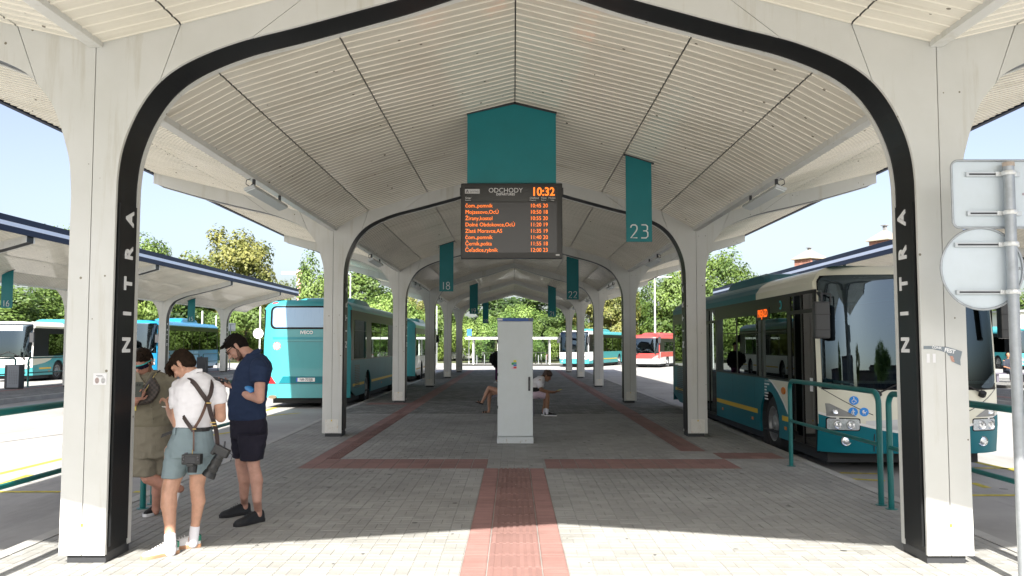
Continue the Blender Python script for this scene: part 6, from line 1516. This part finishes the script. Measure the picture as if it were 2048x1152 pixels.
OL = fold_mat('olive_ribbed_fabric', (.215, .195, .145), .9, (11, .5, .015)); b = MB()
b.loft(rings_px([(853, 246, 338, .185), (845, 240, 343, .21), (825, 238, 346, .232), (800, 240, 346, .22), (780, 243, 346, .20), (765, 248, 345, .17), (756, 256, 338, .14), (748, 268, 327, .105), (742, 277, 316, .085)], Y))
b.tube([J(254, 765, Y), J(250, 800, Y-.02), J(250, 815, Y-.05)], [.088, .09, .085], 18); b.tube([J(338, 768, Y), J(345, 800, Y+.03), J(347, 815, Y+.05)], [.082, .084, .08], 18); cap(b, J(262, 764, Y), .08, J(264, 764, Y), .08); cap(b, J(338, 766, Y), .08, J(339, 766, Y), .08)
remesh(b, 'shirt', OL, .0075, oli, 2, wr=.012)
b = MB(); b.tube([J(306, 744, Y-.09), J(300, 756, Y-.14), J(292, 772, Y-.20)], .016, 8, flat=(1, 1.8)); b.tube([J(276, 746, Y-.09), J(279, 758, Y-.15), J(289, 772, Y-.20)], .016, 8, flat=(1, 1.8)); build(b, 'collar', OL, oli, auto=R(60))
b = MB(); b.tube([J(292, 772, Y-.215), J(300, 800, Y-.238), J(304, 825, Y-.24), J(307, 850, Y-.21)], .006, 6, flat=(1, 1)); build(b, 'button_placket', OL, oli, auto=R(60))
b = MB()
for v, dy in ((790, -.245), (815, -.252), (838, -.24)): p = J(296+(v-772)*.16, v, Y+dy); b.ell(p, (.008, .004, .008), None, None, 10, 6)
build(b, 'button', mat('button_olive', (.1, .09, .06), .5), oli)
b = MB(); b.loft(rings_px([(846, 247, 336, .18), (852, 243, 341, .2), (870, 241, 343, .205), (895, 240, 344, .205), (912, 240, 344, .19)], Y))
for A, yy in (([(890, 240, 300), (920, 245, 312), (940, 256, 314), (950, 268, 313)], Y-.06), ([(890, 292, 345), (915, 293, 343), (935, 295, 341), (946, 297, 338)], Y+.06)): b.loft([ring(None, J(a, v, yy).x, J(c, v, yy).x, yy, .125, J(a, v, yy).z) for v, a, c in A])
remesh(b, 'shorts', mat('olive_ribbed_shorts', (.205, .185, .14), .9, dirt=((90, 90, 2), (.62, .62, .6)), bump=(11, .5, .015)), .0075, oli, 2, wr=.012)
BS = mat('black_canvas', (.012, .012, .013), .85, bump=(200, .2)); WSO = mat('white_rubber', (.65, .65, .66), .6)
p, q = G(324, 1021), G(301, 1032); shoe(oli, (p.x, p.y, 0), (q.x-.03, q.y-.06, 0), BS, WSO, w=.105)
hh, tt = J(366, 968, Y+.06), J(351, 1024, Y+.0); shoe(oli, hh, tt, BS, WSO, w=.11, h=.09, up=(-1, -.25, -.2))
finish(oli)
p = J(296, 782, Y-.29); t = thing('crossbody_bag', 'dark brown chequered crossbody bag on the chest of the man in olive', 'bag', p)
def chk():
    m = mat('chequered_leather', (.06, .042, .035), .55); nt = m.node_tree; N = nt.nodes; L = nt.links; c = N.new('ShaderNodeTexChecker'); tc = N.new('ShaderNodeTexCoord'); c.inputs['Scale'].default_value = 44; c.inputs['Color1'].default_value = (.055, .04, .032, 1); c.inputs['Color2'].default_value = (.022, .017, .015, 1); L.new(tc.outputs['Object'], c.inputs[0]); L.new(c.outputs[0], N['Principled BSDF'].inputs['Base Color']); return m
K = lambda u, v, dy=0: J(u, v, Y-.29+dy)-p
b = MB(); outl = [(305, 750), (312, 758), (320, 772), (321, 781), (314, 795), (304, 806), (288, 810), (275, 811), (271, 805), (282, 785), (294, 765)]; cen = Vector((0, 0, 0))
rings = []
for k, dy in ((.8, .045), (.97, .03), (1.0, .0), (.95, -.03), (.78, -.045)): rings.append([K(296+(u-296)*k, 783+(v-783)*k, dy) for u, v in outl])
b.loft(rings); build(b, 'bag_body', chk(), t, bevel=.004)
b = MB(); b.tube([K(313, 746, .06), K(308, 752, -.03), K(290, 782, -.05), K(275, 806, -.048), K(270, 815, -.02)], .0045, 6); build(b, 'zip', mat('zip_gold', (.5, .4, .16), .35, metal=.7), t)
b = MB(); b.tube([K(320, 741, .12), K(313, 746, .08), K(308, 752, .02)], .011, 8, flat=(1, .5)); build(b, 'bag_strap', mat('bag_strap_black', (.012, .012, .012), .6), t)
b = MB(); b.box(*(lambda c: (c.x-.008, c.x+.008, c.y-.006, c.y+.006, c.z-.03, c.z+.02))(K(271, 815, -.03))); build(b, 'zip_pull', mat('zip_pull_yellow', (.6, .5, .12), .5), t)
p = J(277, 779, Y-.42); t = thing('smartphone', 'dark green phone held to the chest by the man in olive', 'phone', p)
b = MB(); b.obox((0, 0, 0), Vector((.036, .006, 0)), Vector((0, .001, .004))*1.0, Vector((-.004, .03, .068))); build(b, 'phone_case', mat('phone_case_olive', (.05, .06, .05), .4), t, bevel=.004)
b = MB(); b.tube([(.015, -.006, .045), (.015, -.012, .043)], .008, 10); b.tube([(-.01, -.006, .045), (-.01, -.012, .043)], .008, 10); build(b, 'phone_camera', PH, t)

# ---------- seated boy
Y = 20.45
boy = thing('person', 'boy in white T-shirt and pink shorts sitting on the bench, bent over a yellow phone', 'person', (J(1078, 832, Y).x, Y, 0))
b = MB(); hc = J(1094, 752, Y); F4 = Vector((.80, -.1, -.55)); Ph, Qh = head(b, hc, F4, 1.)
chain(b, [(J(1080, 757, Y), .06), (J(1086, 755, Y), .055), (J(1090, 754, Y), .052)])
b.loft(rings_px([(792, 1050, 1070, .15), (778, 1054, 1076, .14), (765, 1062, 1086, .16), (757, 1072, 1088, .12)], Y))
chain(b, [(J(1080, 763, Y-.17), .052), (J(1082, 780, Y-.2), .042), (J(1098, 784, Y-.12), .036), (J(1109, 784, Y-.05), .026)]); hand(b, J(1109, 784, Y-.05), (1, 0, .1), (0, .3, 1), .5, .95)
chain(b, [(J(1080, 763, Y+.17), .052), (J(1084, 780, Y+.2), .042), (J(1099, 784, Y+.12), .036), (J(1109, 785, Y+.05), .026)])
for dy, ku, fu in ((-.12, 1095, 1094), (.12, 1091, 1086)): chain(b, [(J(1060, 790, Y+dy), .085), (J(ku-2, 789, Y+dy), .068), (J(ku, 792, Y+dy), .056), (J(ku-.5, 806, Y+dy), .054), (J(fu, 824, Y+dy), .037), (J(fu+1, 830, Y+dy), .038)])
remesh(b, 'body', SK3, .009, boy, 3); hair(hc, F4, mat('hair_chestnut', (.05, .025, .016), .6, bump=(120, .6, .004)), boy, 1.06, style='curly', voxel=.009)
b = MB(); b.loft(rings_px([(793, 1048, 1074, .165), (780, 1051, 1080, .16), (767, 1058, 1088, .18), (758, 1068, 1089, .15), (753, 1076, 1088, .08)], Y)); b.tube([J(1080, 762, Y-.16), J(1082, 775, Y-.2)], [.075, .072], 16); b.tube([J(1080, 762, Y+.16), J(1082, 775, Y+.2)], [.075, .072], 16); remesh(b, 'T_shirt', TS, .010, boy, 2, wr=.012)
PK = fold_mat('pale_pink_fabric', (.60, .47, .56)); b = MB(); b.loft(rings_px([(797, 1046, 1076, .17), (784, 1048, 1076, .17)], Y))
for dy in (-.12, .12): b.tube([J(1060, 790, Y+dy), J(1078, 789, Y+dy), J(1091, 791, Y+dy)], [.098, .092, .085], 16)
remesh(b, 'shorts', PK, .010, boy, 2)
b = MB(); b.loft(rings_px([(783, 1052, 1082, .185), (774, 1055, 1083, .185)], Y)); build(b, 'hip_bag', BS, boy, bevel=.01)
for dy, u0 in ((-.12, 1089), (.12, 1083)):
    p = J(u0, 834, Y+dy); up_, PP = shoe(boy, (p.x, p.y, 0), (p.x+.29, p.y-.03, 0), BS, WSO, w=.1, vox=.008); laces(PP, up_, LETTER)
    b = MB(); b.tube([PP(.15, -.045, .05), PP(.35, -.048, .07), PP(.6, -.05, .045)], .006, 6); build(b, 'side_stripe', LETTER, up_)
    b = MB(); chain(b, [(J(u0+5, 817, Y+dy), .044), (J(u0+5, 827, Y+dy), .046)]); remesh(b, 'sock', SC, .009, boy, 1)
finish(boy)
p = J(1118, 780, Y-.05); t = thing('smartphone', 'yellow phone in the hands of the seated boy', 'phone', p); b = MB(); b.obox((0, 0, 0), Vector((.07, 0, .018)), Vector((0, .036, 0)), Vector((-.001, 0, .005))); build(b, 'phone_case', mat('phone_yellow', (.62, .55, .08), .4), t, bevel=.002)
# ---------- seated girl
Y = 21.3
gi = thing('person', 'person sitting cross-legged on the bench in black sandals, mostly hidden by the cabinet', 'person', (J(1000, 825, Y).x, Y, 0))
b = MB(); F5 = Vector((-.8, -.1, -.4)); hc = J(1008, 738, Y); head(b, hc, F5, .95)
chain(b, [(J(1013, 750, Y), .05), (J(1010, 744, Y), .048)]); b.loft(rings_px([(792, 1003, 1026, .15), (770, 1006, 1024, .13), (756, 1006, 1022, .15)], Y))
chain(b, [(J(1012, 760, Y-.17), .045), (J(1010, 777, Y-.18), .036), (J(998, 781, Y-.1), .028)]); chain(b, [(J(1012, 760, Y+.17), .045), (J(1010, 777, Y+.18), .036), (J(998, 781, Y+.1), .028)])
chain(b, [(J(1012, 788, Y-.08), .085), (J(990, 780, Y-.08), .072), (J(978, 776, Y-.08), .056), (J(972, 788, Y-.06), .053), (J(967, 799, Y-.04), .036), (J(964.5, 803, Y-.04), .033)]); cap(b, J(964.5, 805, Y-.04), .032, J(955, 804, Y-.04), .026)
chain(b, [(J(1012, 789, Y+.08), .085), (J(990, 786, Y+.06), .07), (J(980, 785, Y+.05), .056), (J(978, 800, Y+.03), .052), (J(978, 814, Y+.02), .036), (J(978, 820, Y+.02), .033)]); cap(b, J(978, 823, Y+.02), .03, J(966, 825, Y+.02), .024)
remesh(b, 'body', SK2, .009, gi, 3); hair(hc, F5, HB, gi, 1., style='curly', voxel=.01)
b = MB(); b.loft(rings_px([(800, 1000, 1028, .17), (780, 1003, 1026, .15), (758, 1004, 1023, .17), (752, 1009, 1018, .08)], Y)); remesh(b, 'top', fold_mat('dark_top_fabric', (.03, .03, .04)), .012, gi, 2)
for (a, v0, c, v1, dy) in ((966, 808, 951, 804, -.04), (981, 826.5, 961, 826.5, .02)):
    P0, P1 = J(a, v0, Y+dy), J(c, v1, Y+dy); d = (P1-P0).normalized(); u_ = Vector((0, 1, 0)).cross(d).normalized(); u_ = u_ if u_.z > 0 else -u_
    b = MB(); b.obox((P0+P1)/2, (P1-P0)/2, Vector((0, .042, 0)), u_*.012); build(b, 'sandal_sole', BS, gi, bevel=.005)
    b = MB()
    for q in (.45, .68): c0 = P0+(P1-P0)*q; b.tube([c0+Vector((0, -.045, 0)), c0+Vector((0, -.03, 0))+u_*.05, c0+Vector((0, .03, 0))+u_*.05, c0+Vector((0, .045, 0))], .014, 6)
    build(b, 'sandal_strap', BS, gi)
finish(gi)
# ---------- standing person far behind the cabinet
Y = 37.5
st = thing('person', 'distant person in dark jacket and purple trousers standing behind the cabinet edge', 'person', (J(997, 763, Y).x, Y, 0)); kx_ = lambda u, v, dy=0: J(u, v, Y+dy)
b = MB(); hc = kx_(999, 690); head(b, hc, (-.3, -1, -.3), 1.); chain(b, [(kx_(999, 702), .06), (kx_(999, 696), .055)]); b.loft(rings_px([(728, 991, 1007, .12), (705, 990, 1008, .12)], Y))
for s in (-1, 1): chain(b, [(kx_(999+s*9, 706), .05), (kx_(999+s*11, 720), .042), (kx_(999+s*9, 733), .035)]); chain(b, [(kx_(999+s*4, 730), .09), (kx_(999+s*5, 746), .06), (kx_(999+s*5.5, 762), .04)])
remesh(b, 'body', SK2, .012, st, 2); hair(hc, (-.3, -1, -.3), HD, st, 1.05, voxel=.012)
b = MB(); b.loft(rings_px([(735, 987, 1011, .19), (715, 986, 1012, .19), (702, 989, 1009, .14)], Y)); b.tube([kx_(989, 706), kx_(985, 722), kx_(987, 731)], [.08, .085, .07], 12); b.tube([kx_(1009, 706), kx_(1013, 722), kx_(1011, 731)], [.08, .085, .07], 12); cap(b, kx_(983, 722, -.1), .11, kx_(984, 712, -.1), .1); remesh(b, 'jacket', fold_mat('black_jacket_fabric', (.012, .012, .014)), .014, st, 2)
b = MB(); b.loft(rings_px([(738, 990, 1008, .14), (728, 989, 1009, .15)], Y))
for s in (-1, 1): b.tube([kx_(999+s*4, 735), kx_(999+s*5.5, 760)], [.1, .075], 12)
remesh(b, 'trousers', fold_mat('purple_trousers_fabric', (.09, .02, .08)), .014, st, 2)
for u in (993.5, 1004.5):
    p = kx_(u, 763); shoe(st, (p.x, Y+.1, 0), (p.x-.12, Y-.15, 0), WS, WSO, vox=.012)
finish(st)
# ---------- distant seated figure at the right edge
Y = 39.0; c0 = J(2018, 768, Y); z0 = ROADZ+.13
far = thing('person', 'distant dark figure sitting on a bench behind the sign pole', 'person', (c0.x, Y, z0)); W_ = lambda x, y, z: Vector((c0.x+x, Y+y, z0+z))
b = MB(); head(b, W_(.0, 0, 1.22), (-.5, -.8, -.4)); chain(b, [(W_(0, .02, 1.05), .06), (W_(0, 0, 1.13), .055)]); b.loft([ring(None, c0.x-.17, c0.x+.17, Y+.05, .12, z0+.5), ring(None, c0.x-.2, c0.x+.2, Y+.03, .12, z0+.95)])
for s in (-1, 1): chain(b, [(W_(s*.1, 0, .52), .085), (W_(s*.13, -.42, .5), .06), (W_(s*.13, -.4, .08), .04)]); chain(b, [(W_(s*.2, 0, .95), .05), (W_(s*.24, -.08, .7), .04), (W_(s*.08, -.3, .62), .03)])
remesh(b, 'body', SK3, .014, far, 2)
b = MB(); b.loft([ring(None, c0.x-.2, c0.x+.2, Y+.05, .15, z0+.42), ring(None, c0.x-.23, c0.x+.23, Y+.03, .15, z0+.85), ring(None, c0.x-.15, c0.x+.15, Y+.03, .1, z0+1.06)])
for s in (-1, 1): b.tube([W_(s*.1, 0, .52), W_(s*.13, -.42, .5), W_(s*.13, -.42, .48)], [.1, .085, .08], 10); b.tube([W_(s*.13, -.42, .5), W_(s*.13, -.4, .1)], [.08, .06], 10); b.tube([W_(s*.2, 0, .95), W_(s*.24, -.08, .72)], .07, 10)
remesh(b, 'clothes', fold_mat('dark_clothes_fabric', (.03, .035, .05)), .016, far, 2); b = MB(); b.ell(W_(0, .03, 1.25), (.09, .1, .11)); build(b, 'hair', HD, far, smooth=True); finish(far)
t = thing('bench', 'low bench under the distant figure behind the sign pole', 'bench', (c0.x, Y, z0)); b = MB(); b.box(-.7, .9, -.18, .25, .36, .42); build(b, 'seat', WIRE, t); b = MB(); b.box(-.6, -.5, -.1, .1, 0, .36); b.box(.7, .8, -.1, .1, 0, .36); build(b, 'leg', WIRE, t)
